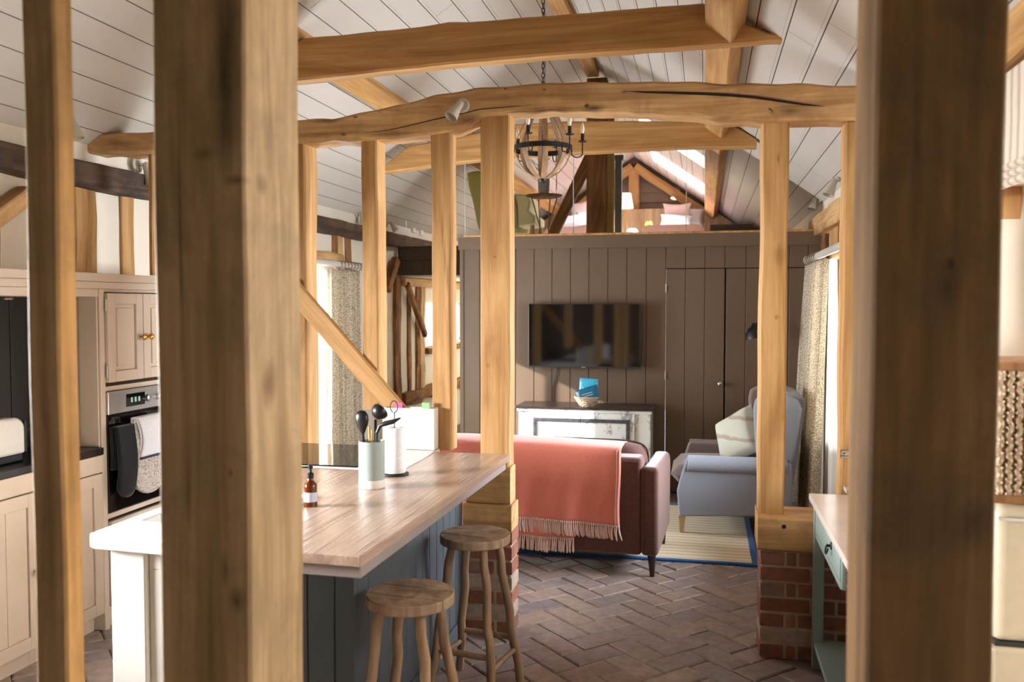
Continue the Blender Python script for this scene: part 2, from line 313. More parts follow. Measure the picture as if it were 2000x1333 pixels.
# ------------------------------------------------------------------ mesh helpers
ORG = {}
class MB:
    def __init__(s): s.v = []; s.f = []; s.mi = []; s.cur = 0
    def quad(s, *p):
        n = len(s.v); s.v += [Vector(q) for q in p]; s.f.append(tuple(range(n, n + len(p)))); s.mi.append(s.cur)
    def add(s, vs, fs):
        n = len(s.v); s.v += [Vector(q) for q in vs]; s.f += [tuple(n + i for i in f) for f in fs]; s.mi += [s.cur] * len(fs)
        return s
    def box(s, x0, x1, y0, y1, z0, z1):
        s.add([(x0, y0, z0), (x1, y0, z0), (x1, y1, z0), (x0, y1, z0), (x0, y0, z1), (x1, y0, z1), (x1, y1, z1), (x0, y1, z1)],
              [(0, 3, 2, 1), (4, 5, 6, 7), (0, 1, 5, 4), (1, 2, 6, 5), (2, 3, 7, 6), (3, 0, 4, 7)]); return s
    def hexa(s, b, t):
        """eight corners: four below, four above, same order"""
        s.add(list(b) + list(t), [(0, 3, 2, 1), (4, 5, 6, 7), (0, 1, 5, 4), (1, 2, 6, 5), (2, 3, 7, 6), (3, 0, 4, 7)]); return s
    def prism(s, pts, a, b, axis='Y'):
        """pts: 2D outline; extruded along axis from a to b"""
        def mk(p, t): return {'Y': (p[0], t, p[1]), 'X': (t, p[0], p[1]), 'Z': (p[0], p[1], t)}[axis]
        n = len(pts); vs = [mk(p, a) for p in pts] + [mk(p, b) for p in pts]
        fs = [tuple(range(n)), tuple(range(2 * n - 1, n - 1, -1))] + [(i, i + n, (i + 1) % n + n, (i + 1) % n) for i in range(n)]
        s.add(vs, fs); return s
    def tube(s, pts, r, n=10, caps=True):
        pts = [Vector(p) for p in pts]; rs = r if isinstance(r, (list, tuple)) else [r] * len(pts)
        vs = []; prev = None
        for i, p in enumerate(pts):
            t = (pts[min(i + 1, len(pts) - 1)] - pts[max(i - 1, 0)]).normalized()
            a = prev if prev is not None else (Vector((0, 0, 1)) if abs(t.z) < 0.9 else Vector((1, 0, 0)))
            x = (a - t * a.dot(t)).normalized(); y = t.cross(x); prev = x
            for k in range(n):
                q = 2 * math.pi * k / n; vs.append(p + (x * math.cos(q) + y * math.sin(q)) * rs[i])
        fs = []
        for i in range(len(pts) - 1):
            for k in range(n): fs.append((i * n + k, i * n + (k + 1) % n, (i + 1) * n + (k + 1) % n, (i + 1) * n + k))
        if caps: fs += [tuple(range(n - 1, -1, -1)), tuple(range((len(pts) - 1) * n, len(pts) * n))]
        s.add(vs, fs); return s
    def lathe(s, prof, c=(0, 0, 0), n=32, axis=None, sx=1.0, sy=1.0):
        """prof: (r, z) bottom to top; axis: direction of the turning axis"""
        c = Vector(c); q = Vector((0, 0, 1)).rotation_difference(Vector(axis)) if axis is not None else None
        vs = []
        for r, z in prof:
            for k in range(n):
                a = 2 * math.pi * k / n; p = Vector((r * math.cos(a) * sx, r * math.sin(a) * sy, z))
                if q: p = q @ p
                vs.append(c + p)
        fs = []
        for i in range(len(prof) - 1):
            for k in range(n): fs.append((i * n + k, i * n + (k + 1) % n, (i + 1) * n + (k + 1) % n, (i + 1) * n + k))
        if prof[0] != prof[-1]: fs += [tuple(range(n - 1, -1, -1)), tuple(range((len(prof) - 1) * n, len(prof) * n))]
        s.add(vs, fs); return s
    def grid(s, fn, nu, nv, closed_u=False):
        vs = [fn(i / nu, j / nv) for j in range(nv + 1) for i in range(nu + 1)]
        fs = [(j * (nu + 1) + i, j * (nu + 1) + i + 1, (j + 1) * (nu + 1) + i + 1, (j + 1) * (nu + 1) + i) for j in range(nv) for i in range(nu)]
        s.add(vs, fs); return s
    def pillow(s, c, ax, ay, az, a, b, t, e=0.35, n=14, pinch=0.0, rnd=0.0):
        """soft cushion: half sizes a, b along unit vectors ax, ay; half thickness t along az"""
        c = Vector(c); ax = Vector(ax).normalized(); ay = Vector(ay).normalized(); az = Vector(az).normalized()
        for sg in (1, -1):
            def fn(u, v):
                x = u * 2 - 1; y = v * 2 - 1
                h = max(0.0, (1 - x ** 4) * (1 - y ** 4)) ** e
                px = x * (1 - pinch * (1 - y * y) ) if pinch else x; py = y * (1 - pinch * (1 - x * x)) if pinch else y
                if rnd: px, py = px * math.sqrt(1 - rnd * y ** 4), py * math.sqrt(1 - rnd * x ** 4)
                return c + ax * (px * a) + ay * (py * b) + az * (sg * t * h)
            k = len(s.f); s.grid(fn, n, n)
            if sg < 0: s.f[k:] = [tuple(reversed(f)) for f in s.f[k:]]
        return s
    def build(s, name, m, parent=None, smooth=0, bevel=0.0, seg=2, kind=None, label=None, cat=None, group=None, subsurf=0, solid=0.0, origin=None, merge=False):
        me = bpy.data.meshes.new(name)
        if parent is not None: org = ORG[parent.name]
        elif origin is not None: org = Vector(origin)
        else:
            lo = [min(v[i] for v in s.v) for i in range(3)]; hi = [max(v[i] for v in s.v) for i in range(3)]
            org = Vector(((lo[0] + hi[0]) / 2, (lo[1] + hi[1]) / 2, lo[2]))
        me.from_pydata([tuple(v - org) for v in s.v], [], s.f)
        ms = m if isinstance(m, (list, tuple)) else [m]
        for x in ms: me.materials.append(M[x] if isinstance(x, str) else x)
        if len(ms) > 1: me.polygons.foreach_set('material_index', s.mi)
        if merge:
            bm = bmesh.new(); bm.from_mesh(me); bmesh.ops.remove_doubles(bm, verts=bm.verts, dist=1e-4); bmesh.ops.recalc_face_normals(bm, faces=bm.faces); bm.to_mesh(me); bm.free()
        if smooth:
            me.polygons.foreach_set('use_smooth', [True] * len(me.polygons))
            me.set_sharp_from_angle(angle=R(smooth))
        me.update()
        o = bpy.data.objects.new(name, me); col.objects.link(o)
        if parent is not None: o.parent = parent
        else: o.location = org
        ORG[o.name] = org
        if bevel:
            b = o.modifiers.new('bevel', 'BEVEL'); b.width = bevel; b.segments = seg; b.limit_method = 'ANGLE'; b.angle_limit = R(40)
        if solid:
            b = o.modifiers.new('solid', 'SOLIDIFY'); b.thickness = solid; b.offset = 0
        if subsurf:
            b = o.modifiers.new('sub', 'SUBSURF'); b.levels = subsurf; b.render_levels = subsurf
        if parent is None or label: tag(o, label, cat, group, kind)
        elif kind: o['kind'] = kind
        return o
def tag(o, label=None, cat=None, group=None, kind=None):
    if label: o['label'] = label
    if cat: o['category'] = cat
    if group: o['group'] = group
    if kind: o['kind'] = kind
    return o
def thing(name, loc, label, cat, group=None, kind=None):
    o = bpy.data.objects.new(name, None); col.objects.link(o); o.location = loc; o.empty_display_size = 0.1
    ORG[o.name] = Vector(loc); return tag(o, label, cat, group, kind)
def copy_tree(o, parent=None):
    c = o.copy(); col.objects.link(c)
    if parent is not None: c.parent = parent
    for ch in list(o.children): copy_tree(ch, c)
    return c

def timber(name, p0, p1, w, d, m, label=None, cat='post', group=None, kind=None, wob=0.004, seed=0, side=(1, 0, 0), parent=None, rough=0.0, ch=0.008, bow=None, taper=1.0):
    """a hewn length of timber from p0 to p1: w across `side`, d across the other way; local z runs along it"""
    p0 = Vector(p0); p1 = Vector(p1); z = (p1 - p0); L = z.length; z.normalize()
    x = Vector(side); x = (x - z * x.dot(z)).normalized(); y = z.cross(x)
    n = max(2, int(L / 0.12)); vs = []; fs = []
    for i in range(n + 1):
        t = i / n; k = 1 + (taper - 1) * t; hw = w / 2 * k; hd = d / 2 * k
        def w_(q): return wob * noise.noise(Vector((t * L * 2.3 + seed * 7.3, q * 3.1, seed))) * 2 + rough * noise.noise(Vector((t * L * 11 + seed, q * 5.7, 3 + seed)))
        bx, by = (bow(t) if bow else (0, 0))
        e = [w_(0), w_(1), w_(2), w_(3)]
        X0, X1, Y0, Y1 = -hw + e[0] + bx, hw + e[1] + bx, -hd + e[2] + by, hd + e[3] + by
        for (a, b_) in ((X0 + ch, Y0), (X1 - ch, Y0), (X1, Y0 + ch), (X1, Y1 - ch), (X1 - ch, Y1), (X0 + ch, Y1), (X0, Y1 - ch), (X0, Y0 + ch)):
            vs.append((a, b_, t * L))
    for i in range(n):
        for k in range(8): fs.append((i * 8 + k, i * 8 + (k + 1) % 8, (i + 1) * 8 + (k + 1) % 8, (i + 1) * 8 + k))
    fs += [tuple(range(7, -1, -1)), tuple(range(n * 8, n * 8 + 8))]
    me = bpy.data.meshes.new(name); me.from_pydata(vs, [], fs); me.materials.append(M[m])
    me.polygons.foreach_set('use_smooth', [True] * len(me.polygons)); me.set_sharp_from_angle(angle=R(30)); me.update()
    o = bpy.data.objects.new(name, me); col.objects.link(o)
    mw = Matrix((x, y, z)).transposed().to_4x4(); mw.translation = p0
    if parent is not None:
        o.parent = parent; mw.translation = p0 - ORG[parent.name]
    o.matrix_basis = mw
    ORG[o.name] = p0
    if parent is None: tag(o, label, cat, group, kind)
    return o
def beam_outline(name, top, bot, y0, y1, m, label, cat='beam', n=40, rough=0.004, seed=0, group=None):
    """a long timber lying across the building: top and bottom outlines [(x, z)...], depth y0..y1; local z = world x"""
    def ev(pts, x):
        pts = sorted(pts)
        if x <= pts[0][0]: return pts[0][1]
        for a, b in zip(pts, pts[1:]):
            if x <= b[0]:
                t = (x - a[0]) / (b[0] - a[0]); return a[1] + (b[1] - a[1]) * t
        return pts[-1][1]
    x0 = max(min(p[0] for p in top), min(p[0] for p in bot)); x1 = min(max(p[0] for p in top), max(p[0] for p in bot))
    x0 = min(min(p[0] for p in top), min(p[0] for p in bot)); x1 = max(max(p[0] for p in top), max(p[0] for p in bot))
    xs = sorted(set([x0 + (x1 - x0) * i / n for i in range(n + 1)] + [p[0] for p in top] + [p[0] for p in bot]))
    vs = []; fs = []; c = 0.012
    for x in xs:
        zt = ev(top, x) + rough * noise.noise(Vector((x * 6, seed, 1))); zb = ev(bot, x) + rough * 1.5 * noise.noise(Vector((x * 9, seed, 5)))
        if zt - zb < 2.6 * c: zt = zb + 2.6 * c
        a = y0 + rough * noise.noise(Vector((x * 5, seed, 9))); b = y1
        for (yy, zz) in ((a, zb + c), (a + c, zb), (b - c, zb), (b, zb + c), (b, zt - c), (b - c, zt), (a + c, zt), (a, zt - c)):
            vs.append((yy, zz, x))
    k = len(xs)
    for i in range(k - 1):
        for j in range(8): fs.append((i * 8 + j, i * 8 + (j + 1) % 8, (i + 1) * 8 + (j + 1) % 8, (i + 1) * 8 + j))
    fs += [tuple(range(7, -1, -1)), tuple(range((k - 1) * 8, k * 8))]
    me = bpy.data.meshes.new(name); org = Vector(((y0 + y1) / 2, bot[0][1], x0))
    me.from_pydata([tuple(Vector(v) - org) for v in vs], [], fs); me.materials.append(M[m])
    me.polygons.foreach_set('use_smooth', [True] * len(me.polygons)); me.set_sharp_from_angle(angle=R(35)); me.update()
    o = bpy.data.objects.new(name, me); col.objects.link(o)
    mw = Matrix(((0, 1, 0), (0, 0, 1), (1, 0, 0))).transposed().to_4x4(); mw.translation = Vector((x0, org.x, org.y))
    o.matrix_basis = mw; tag(o, label, cat, group); return o
# ------------------------------------------------------------------ the building
XL, XR, XRI, ZR, SL = -3.22, 0.92, -1.07, 3.9, 0.7     # inner wall faces, ridge, roof slope
YB, YF, YG = -0.62, 7.55, 13.6                          # unseen dark wall set close behind the camera to cut bounce, panelled loft front, gable
YP = 4.15                                              # timber partition
def roofz(x): return ZR - (SL if x > XRI else .65) * abs(x - XRI)

def herringbone(x0, x1, y0, y1, w=0.135, gap=0.005, z=0.0):
    s = MB(); rnd = random.Random(4); cx, cy = (x0 + x1) / 2, (y0 + y1) / 2
    c = math.cos(R(45)); k = int(max(x1 - x0, y1 - y0) / w * 0.75) + 2
    s.quad((x0, y0, z - 0.012), (x1, y0, z - 0.012), (x1, y1, z - 0.012), (x0, y1, z - 0.012)); s.cur = 1
    def put(ax, ay, bx, by):
        g = gap / 2; q = [(ax + g, ay + g), (bx - g, ay + g), (bx - g, by - g), (ax + g, by - g)]
        mx = ((ax + bx) / 2 - (ay + by) / 2) * c + cx; my = ((ax + bx) / 2 + (ay + by) / 2) * c + cy
        if not (x0 - 0.1 < mx < x1 + 0.1 and y0 - 0.1 < my < y1 + 0.1): return
        t = rnd.uniform(-0.0025, 0.0015); tl = [rnd.uniform(-0.0022, 0.0022) for _ in range(4)]; b = 0.007
        W = lambda px, py, pz: ((px - py) * c + cx, (px + py) * c + cy, pz)
        top = [W(px + (b if i in (0, 3) else -b), py + (b if i in (0, 1) else -b), z + t + tl[i]) for i, (px, py) in enumerate(q)]
        rim = [W(px, py, z + t + tl[i] - 0.005) for i, (px, py) in enumerate(q)]
        low = [W(px, py, z - 0.014) for px, py in q]
        s.add(top + rim + low, [(0, 1, 2, 3)] + [(4 + i, 4 + (i + 1) % 4, (i + 1) % 4, i) for i in range(4)] + [(8 + i, 8 + (i + 1) % 4, 4 + (i + 1) % 4, 4 + i) for i in range(4)])
    for a in range(-k, k):
        for b in range(-k, k):
            r = (a - b) % 4
            if r == 0: put(a * w, b * w, (a + 2) * w, (b + 1) * w)
            elif r == 3: put(a * w, b * w, (a + 1) * w, (b + 2) * w)
    return s
herringbone(-3.7, 1.1, -0.2, 9.0).build('floor', ['floorjoint', 'floorbrick'], kind='structure')
s = MB(); s.box(-3.9, 1.3, YB, -0.2, -0.1, -0.001); s.build('floor', 'floorjoint', kind='structure')
s = MB(); s.box(-3.3, -2.1, 9.0, 13.8, -0.1, -0.001); s.build('floor', 'floorjoint', kind='structure')

# boarded ceiling: v-grooved boards that run along the building
def slope(side, y0, y1, m, holes=()):
    s = MB(); xe = XL - 0.3 if side < 0 else XR + 0.3
    L = abs(xe - XRI); pitch = 0.1305; g = 0.0032; n = int(L / pitch) + 1
    X = lambda d: XRI + side * d
    ys = sorted(set([y0, y1] + [h[0] for h in holes] + [h[1] for h in holes]))
    def cuts(a, b):
        e = [a, b] + [q for h in holes for q in (h[2], h[3]) if a < q < b]; return sorted(set(e))
    for i in range(n):
        a, b = i * pitch, min(L, (i + 1) * pitch)
        prof = [(a, 0.009), (a + g * .7, 0.0), (b - g * 5.4, 0.0), (b - g * 4.9, 0.003), (b - g * 4.4, 0.0), (b - g * .7, 0.0), (b, 0.009)]
        for p, q in zip(prof, prof[1:]):
            cc = cuts(p[0], q[0]); s.cur = 1 if max(p[1], q[1]) > .005 else 0
            for u0, u1 in zip(cc, cc[1:]):
                t0 = (u0 - p[0]) / (q[0] - p[0]); t1 = (u1 - p[0]) / (q[0] - p[0])
                z0 = roofz(X(u0)) + p[1] + (q[1] - p[1]) * t0; z1 = roofz(X(u1)) + p[1] + (q[1] - p[1]) * t1
                for ya, yb in zip(ys, ys[1:]):
                    um = (u0 + u1) / 2; ym = (ya + yb) / 2
                    if any(h[0] < ym < h[1] and h[2] < um < h[3] for h in holes): continue
                    s.quad((X(u0), ya, z0), (X(u0), yb, z0), (X(u1), yb, z1), (X(u1), ya, z1))
    # butt joints between board ends
    s.cur = 1; rnd = random.Random(7 + side)
    for i in range(n):
        y = y0 + rnd.uniform(0.5, 3.0)
        while y < y1:
            a, b = i * pitch + g, (i + 1) * pitch - g * 3
            if b < L and not any(h[0] - .05 < y < h[1] + .05 and a < h[3] and b > h[2] for h in holes):
                s.quad(*[(X(u), yy, roofz(X(u)) - 0.0006) for u, yy in ((a, y), (a, y + 0.003), (b, y + 0.003), (b, y))])
            y += rnd.uniform(2.2, 4.2)
    # outside skin so that daylight stays out
    s.cur = 0
    for ya, yb in zip(ys, ys[1:]):
        cc = sorted(set([0, L] + [q for h in holes for q in (h[2], h[3])]))
        for u0, u1 in zip(cc, cc[1:]):
            if any(h[0] < (ya + yb) / 2 < h[1] and h[2] < (u0 + u1) / 2 < h[3] for h in holes): continue
            s.quad((X(u0), ya, roofz(X(u0)) + .16), (X(u1), ya, roofz(X(u1)) + .16), (X(u1), yb, roofz(X(u1)) + .16), (X(u0), yb, roofz(X(u0)) + .16))
    for h in holes:                      # white reveals of the roof lights
        for (u0, u1, ya, yb) in ((h[2], h[3], h[0], h[0]), (h[2], h[3], h[1], h[1]), (h[2], h[2], h[0], h[1]), (h[3], h[3], h[0], h[1])):
            s.quad((X(u0), ya, roofz(X(u0))), (X(u1), yb, roofz(X(u1))), (X(u1), yb, roofz(X(u1)) + .16), (X(u0), ya, roofz(X(u0)) + .16))
    return s.build('ceiling', m, kind='structure')
M['joint'] = plain('board_joint', (104, 92, 82), 0.8)
slope(-1, YB, YG, ['ceil', 'joint'])
slope(1, YB, YG, ['ceil', 'joint'], [(11.4, 12.5, 0.35, 1.12), (9.3, 10.1, 0.35, 1.12)])
for i, (a, b) in enumerate(((11.4, 12.5), (9.3, 10.1))):
    u0, u1 = (0.35, 1.12) if i < 2 else (0.75, 1.5); X0, X1 = XRI + u0, XRI + u1
    s = MB(); z = lambda x: roofz(x) + 0.15
    s.quad((X0, a, z(X0)), (X1, a, z(X1)), (X1, b, z(X1)), (X0, b, z(X0))); s.build('window_%d' % (i + 5), 'glass', kind='structure')

def wall_x(name, x, y0, y1, z0, z1, holes, m, th, mid=None):
    """wall in the plane x: holes (y0, y1, z0, z1); th: thickness away from the room"""
    s = MB(); ys = sorted(set([y0, y1] + [q for h in holes for q in h[:2]])); zs = sorted(set([z0, z1] + [q for h in holes for q in h[2:]]))
    for a, b in zip(ys, ys[1:]):
        for c, d in zip(zs, zs[1:]):
            if any(h[0] < (a + b) / 2 < h[1] and h[2] < (c + d) / 2 < h[3] for h in holes): continue
            s.box(min(x, x + th), max(x, x + th), a, b, c, d)
    return s.build(name, m, kind='structure')
# left wall: kitchen alcove recess below the frame, lounge window, passage window
LW = (5.7, 7.05, 0.38, 1.93); LW2 = (9.93, 11.9, 1.13, 1.66)
wall_x('wall_left', XL - 0.03, 4.62, YG, 0, 2.7, [LW, LW2], 'plaster', -0.28)
wall_x('wall_left', XL - 0.03, YB, 4.62, 1.76, 2.7, [], 'plaster', -0.28)
wall_x('wall_left', -3.52, YB, 4.62, 0, 1.78, [(1.37, 2.6, 1.08, 1.66)], 'plaster', -0.2)
# right wall
RW = (4.7, 6.62, 0.69, 1.95); RW2 = (1.8, 3.25, 1.43, 2.02)
wall_x('wall_right', XR + 0.04, YB, YG, 0, 2.75, [RW, RW2], 'plaster', 0.28)
s = MB(); s.box(-4.2, 1.4, YB - 0.2, YB, 0, 4.2); s.build('wall_back_light_block', 'taupe_dark', kind='structure')  # unseen wall, dark and close to keep bounced light off the foreground posts
# gable wall of the loft in horizontal boards
s = MB(); z = 2.0
while z < 4.0:
    s.prism([(YG - .004, z), (YG + .1, z), (YG + .1, z + .15), (YG + .022, z + .15)], -3.6, 1.3, 'X'); z += 0.15
s.build('wall_gable', 'gable', kind='structure')
s = MB(); s.box(-3.4, 1.3, YG, YG + 0.2, 0, 2.0); s.build('wall_gable', 'plaster', kind='structure')
# loft floor over the closed rooms, passage ceiling
s = MB(); s.box(-2.1, 1.1, YF + 0.03, YG, 1.97, 2.12); s.box(-3.25, -2.1, 8.97, YG, 1.93, 2.12); s.build('ceiling_loft_floor', 'plaster', kind='structure')
s = MB(); s.box(-2.14, -2.08, YF + 0.05, YG, 0, 1.97); s.build('wall_passage', 'plaster', kind='structure')
# panelled front of the loft: vertical boards, doors, capping
def boards(s, xa, xb, za, zb, y, xs, th=0.02, gap=0.006):
    e = [xa] + [q for q in xs if xa < q < xb] + [xb]
    for a, b in zip(e, e[1:]):
        s.box(a + gap / 2, b - gap / 2, y, y + th, za, zb)
    s.box(xa, xb, y + 0.008, y + th + 0.01, za, zb)
xs = [P(u, 640, Y=YF).x for u in (937, 972, 1007, 1043, 1078, 1114, 1150, 1187, 1224, 1262, 1300, 1338, 1376, 1415, 1456, 1498, 1540, 1577)]
xa = P(903, 600, Y=YF).x; xb = XR + 0.02; zt = 2.135; zd = P(1360, 524, Y=YF).z
xd = [P(u, 640, Y=YF).x for u in (1300, 1416, 1578)]
s = MB(); boards(s, xa, xd[0], 0.0, zt, YF, xs); boards(s, xd[0], xb, zd, zt, YF, xs); boards(s, xd[2], xb, 0.0, zd, YF, xs)
s.box(xa - 0.02, xa + 0.012, YF - 0.012, YF + 0.4, 0, zt)
s.build('wall_panelled', 'taupe', bevel=0.002, seg=1, kind='structure')
s = MB(); s.box(xa - 0.03, xb, YF - 0.03, YF + 0.03, 2.115, 2.225); s.build('trim_1', 'taupe', bevel=0.003, seg=1, kind='structure')
s = MB(); s.box(xa + 0.02, xb, YF - 0.035, YF + 0.2, 2.225, 2.243); s.build('trim_2', 'oak_collar', bevel=0.003, seg=1, kind='structure')
s = MB(); s.box(xa, xd[0], YF - 0.018, YF, 0, 0.11); s.build('baseboard_panelled', 'taupe', bevel=0.003, seg=1, kind='structure')
s = MB(); s.box(xd[0], xb, YF + 0.05, YF + 0.06, 0, zd + .02); s.build('wall_closet_dark', 'backboard', kind='structure')
for i, (a, b) in enumerate(((xd[0] + .004, xd[1] - .005), (xd[1] + .005, xd[2] - .004))):
    s = MB(); boards(s, a, b, 0.015, zd - 0.006, YF + 0.001, xs); d = s.build('door_%d' % (i + 1), 'taupe', bevel=0.002, seg=1, kind='structure')
    hx = a - .003 if i == 0 else b + .003
    for hz in ((P(1299, 563, Y=YF).z, P(1299, 733, Y=YF).z) if i == 0 else (P(1577, 560, Y=YF).z, 0.4)):
        s = MB(); s.tube([(hx, YF - .004, hz - .035), (hx, YF - .004, hz + .035)], 0.006, 8); s.build('hinge', 'chrome', d)
k = P(1406, 750, Y=YF); s = MB(); s.lathe([(0.004, 0), (0.006, .012), (0.016, .02), (0.02, .03), (0.014, .038), (0.003, .04)], (k.x, YF, k.z), 20, (0, -1, 0))
s.build('door_knob', 'chrome', bpy.data.objects['door_1'], smooth=50)
# fascia over the passage
fa = P(780, 480, Y=8.9); s = MB(); s.box(XL, -2.08, 8.9, 8.96, 1.94, 2.25); s.box(XL, -2.08, 8.885, 8.9, 2.10, 2.24)
x = XL
while x < -2.12: s.box(x, x + 0.085, 8.892, 8.9, 1.96, 2.095); x += 0.09
s.build('trim_3', 'taupe_dark', bevel=0.002, seg=1, kind='structure')

# windows in their openings
def window_x(name, x, h, bars, m='oak_collar', fw=0.06):
    s = MB(); y0, y1, z0, z1 = h
    s.box(x - .025, x + .025, y0, y1, z0, z0 + fw); s.box(x - .025, x + .025, y0, y1, z1 - fw, z1)
    s.box(x - .025, x + .025, y0, y0 + fw, z0, z1); s.box(x - .025, x + .025, y1 - fw, y1, z0, z1)
    for q in bars: s.box(x - .02, x + .02, q - .025, q + .025, z0, z1)
    o = s.build(name, m, bevel=.004, seg=1, kind='structure'); g = MB(); g.quad((x, y0, z0), (x, y1, z0), (x, y1, z1), (x, y0, z1)); g.build('pane', 'glass', o)
    return o
M['sashwood'] = M['oak_collar']
window_x('window_1', XL - 0.2, LW, [6.4], 'stud_old'); window_x('window_2', XL - 0.2, LW2, [10.6, 11.2], 'white_paint', 0.04)
window_x('window_3', XR + 0.22, RW, [5.6], 'white_paint'); window_x('window_4', XR + 0.22, RW2, [2.5], 'oak_collar')
s = MB(); s.box(XR - 0.04, XR + 0.24, RW[0] + .001, RW[1] - .001, 0.658, 0.696); s.build('window_sill_3', 'stud_old', bevel=.004, kind='structure')
s = MB(); s.box(XL - 0.24, XL + 0.03, LW[0] + .001, LW[1] - .001, 0.348, 0.386); s.build('window_sill_1', 'white_paint', bevel=.004, kind='structure')

# ------------------------------------------------------------------ roof timbers
timber('purlin', (-2.235, YB, 3.08), (-2.235, YG, 3.08), 0.14, 0.10, 'oak_collar', 'long oak purlin lying under the left roof slope', 'beam', wob=.002, side=(1, 0, .65))
timber('purlin', (0.085, YB, 2.99), (0.085, YG, 2.99), 0.16, 0.12, 'oak_collar', 'long oak purlin lying under the right roof slope', 'beam', wob=.002, seed=3, side=(1, 0, -.7))
timber('ridge_beam', (-1.05, YB, 3.84), (-1.05, 8.3, 3.84), 0.12, 0.12, 'oak_collar', 'oak ridge beam along the peak of the boarded ceiling', 'beam', wob=.002, seed=4)

def PX(pts, Y): return [(P(u, v, Y=Y).x, P(u, v, Y=Y).z) for u, v in pts]
# first collar
Yc1 = 4.42
top = PX([(591, 73.5), (717, 62), (822, 51), (875, 42), (914, 42), (1080, 29), (1200, 19), (1373, 5), (1530, 73)], Yc1)
bot = PX([(573, 158), (717, 142), (875, 125), (1080, 107), (1220, 97), (1380, 86), (1530, 74.5)], Yc1)
top = [(-2.58, 2.885)] + [(x, min(z, roofz(x) - .003)) for x, z in top]; bot = [(-2.58, 2.855)] + bot
beam_outline('collar_beam', top, bot, Yc1, Yc1 + .11, 'oak_collar', 'wide smooth oak collar beam nearest the camera, its right end cut to a point', rough=.003, seed=2)
Yc2 = 6.9
top = PX([(749, 323), (799, 283.6), (860, 274), (1006, 242.5), (1108, 236.5), (1250, 236), (1423, 238), (1478, 271)], Yc2)
bot = PX([(749, 338), (880, 320), (1006, 305), (1144, 299), (1324, 289), (1478, 288)], Yc2)
beam_outline('collar_beam', top, bot, Yc2, Yc2 + .11, 'oak_collar', 'lower oak collar beam behind the globe chandelier, in front of the loft', rough=.002, seed=5)
# curved old tie beam of the partition
Yb = 4.12
top = PX([(155, 262), (299, 257), (573, 234), (647, 232), (680, 225), (717.6, 216.6), (783, 202), (849, 185), (927.7, 173), (1006, 165), (1080, 161.5), (1200, 159), (1316, 159), (1476, 161.6), (1668, 166), (1800, 168)], Yb)
bot = PX([(155, 298), (299, 300), (573, 280), (647, 276), (717, 274), (843, 262), (888, 255), (938, 230), (990, 219), (1085, 217), (1156, 217), (1252, 219), (1320, 223), (1380, 230), (1444, 237), (1550, 236), (1668, 234), (1800, 233)], Yb)
tb = beam_outline('tie_beam', top, bot, Yb, Yb + .17, 'oak_old', 'old curved oak tie beam with a long crack, arching over the posts', n=150, rough=.010, seed=11)
def crack(name, pts, Y, parent, w=0.006, m='crackdark'):
    """a dark drying crack cut in the face of a timber"""
    s = MB(); q = [P(u, v, Y=Y) for u, v in pts]; n = len(q)
    vs = []
    for i, p in enumerate(q):
        t = i / (n - 1); h = w * (0.15 + math.sin(math.pi * min(1, max(0, t))) ** 0.6) / 1.15
        vs += [p + Vector((0, -.0065, h / 2)), p + Vector((0, -.0065, -h / 2))]
    s.add(vs, [(2 * i, 2 * i + 1, 2 * i + 3, 2 * i + 2) for i in range(n - 1)])
    me = bpy.data.meshes.new(name); mw = parent.matrix_basis.inverted()
    me.from_pydata([tuple(mw @ v) for v in s.v], [], s.f); me.materials.append(M[m]); o = bpy.data.objects.new(name, me); col.objects.link(o); o.parent = parent
    return o
M['crackdark'] = plain('crack_interior', (34, 24, 16), 0.95)
crack('drying_crack', [(1222, 179), (1262, 181), (1316, 182), (1376, 184), (1430, 187), (1476, 191), (1530, 199), (1570, 205), (1610, 209)], Yb, tb, .013)
crack('drying_crack', [(700, 262), (760, 255), (800, 246), (850, 234), (880, 228), (940, 214), (1000, 209), (1040, 206)], Yb, tb, .005)
crack('peg_hole', [(1499, 216), (1503, 213), (1508, 217), (1510, 222)], Yb, tb, .006)

# partition posts (front faces measured on the photo)
def post(uL, uR, vt, vb, m='oak', d=.13, label='', seed=0, name='timber_post', group=None, cat='post', Y=YP, knots=None):
    a = P(uL, (vt + vb) / 2, Y=Y); b = P(uR, (vt + vb) / 2, Y=Y); zt = P((uL + uR) / 2, vt, Y=Y).z; zb = P((uL + uR) / 2, vb, Y=Y).z
    x = (a.x + b.x) / 2
    return timber(name, (x, Y + d / 2, zb), (x, Y + d / 2, zt), b.x - a.x, d, m, label, cat, group, seed=seed)
post(566, 597, 270, 878, label='upright oak stud seen just right of the broad foreground post', seed=1, d=.15, name='timber_stud')
post(707, 738, 268, 800, label='upright oak stud that the diagonal brace crosses', seed=2, d=.13, name='timber_stud')
post(843, 880, 256, 880, label='upright oak stud behind the white box file', seed=3, d=.11, name='timber_stud')
timber('timber_block', (-1.14, 4.17, .735), (-.918, 4.17, .735), .178, .12, 'oak_old', 'knotty oak block between the worktop edge and the brick pier pad', 'block', seed=14, side=(0, 0, 1))
pD = post(938, 995, 222, 916, label='wide oak post standing at the far end of the worktop', seed=4, d=.12)
pE = post(1485, 1537, 238, 1010, m='oak', label='oak post standing on the brick pier right of the doorway', seed=5, d=.17)
post(1645, 1690, 238, 1017, m='oak', label='oak stud close beside the dark foreground post', seed=6, d=.13, name='timber_stud')
post(289, 299, 300, 538, m='oak', label='narrow oak stud just left of the broad foreground post', seed=7, d=.10, name='timber_stud')
for (p_, pts, w) in ((pD, [(963, 330), (966, 420), (970, 470), (975, 530)], .003), (pE, [(1516, 240), (1512, 300), (1514, 340)], .004)):
    pass
a = P(578, 575, Y=YP - .03); b = P(748, 772, Y=YP - .03); dd = (b - a).normalized()
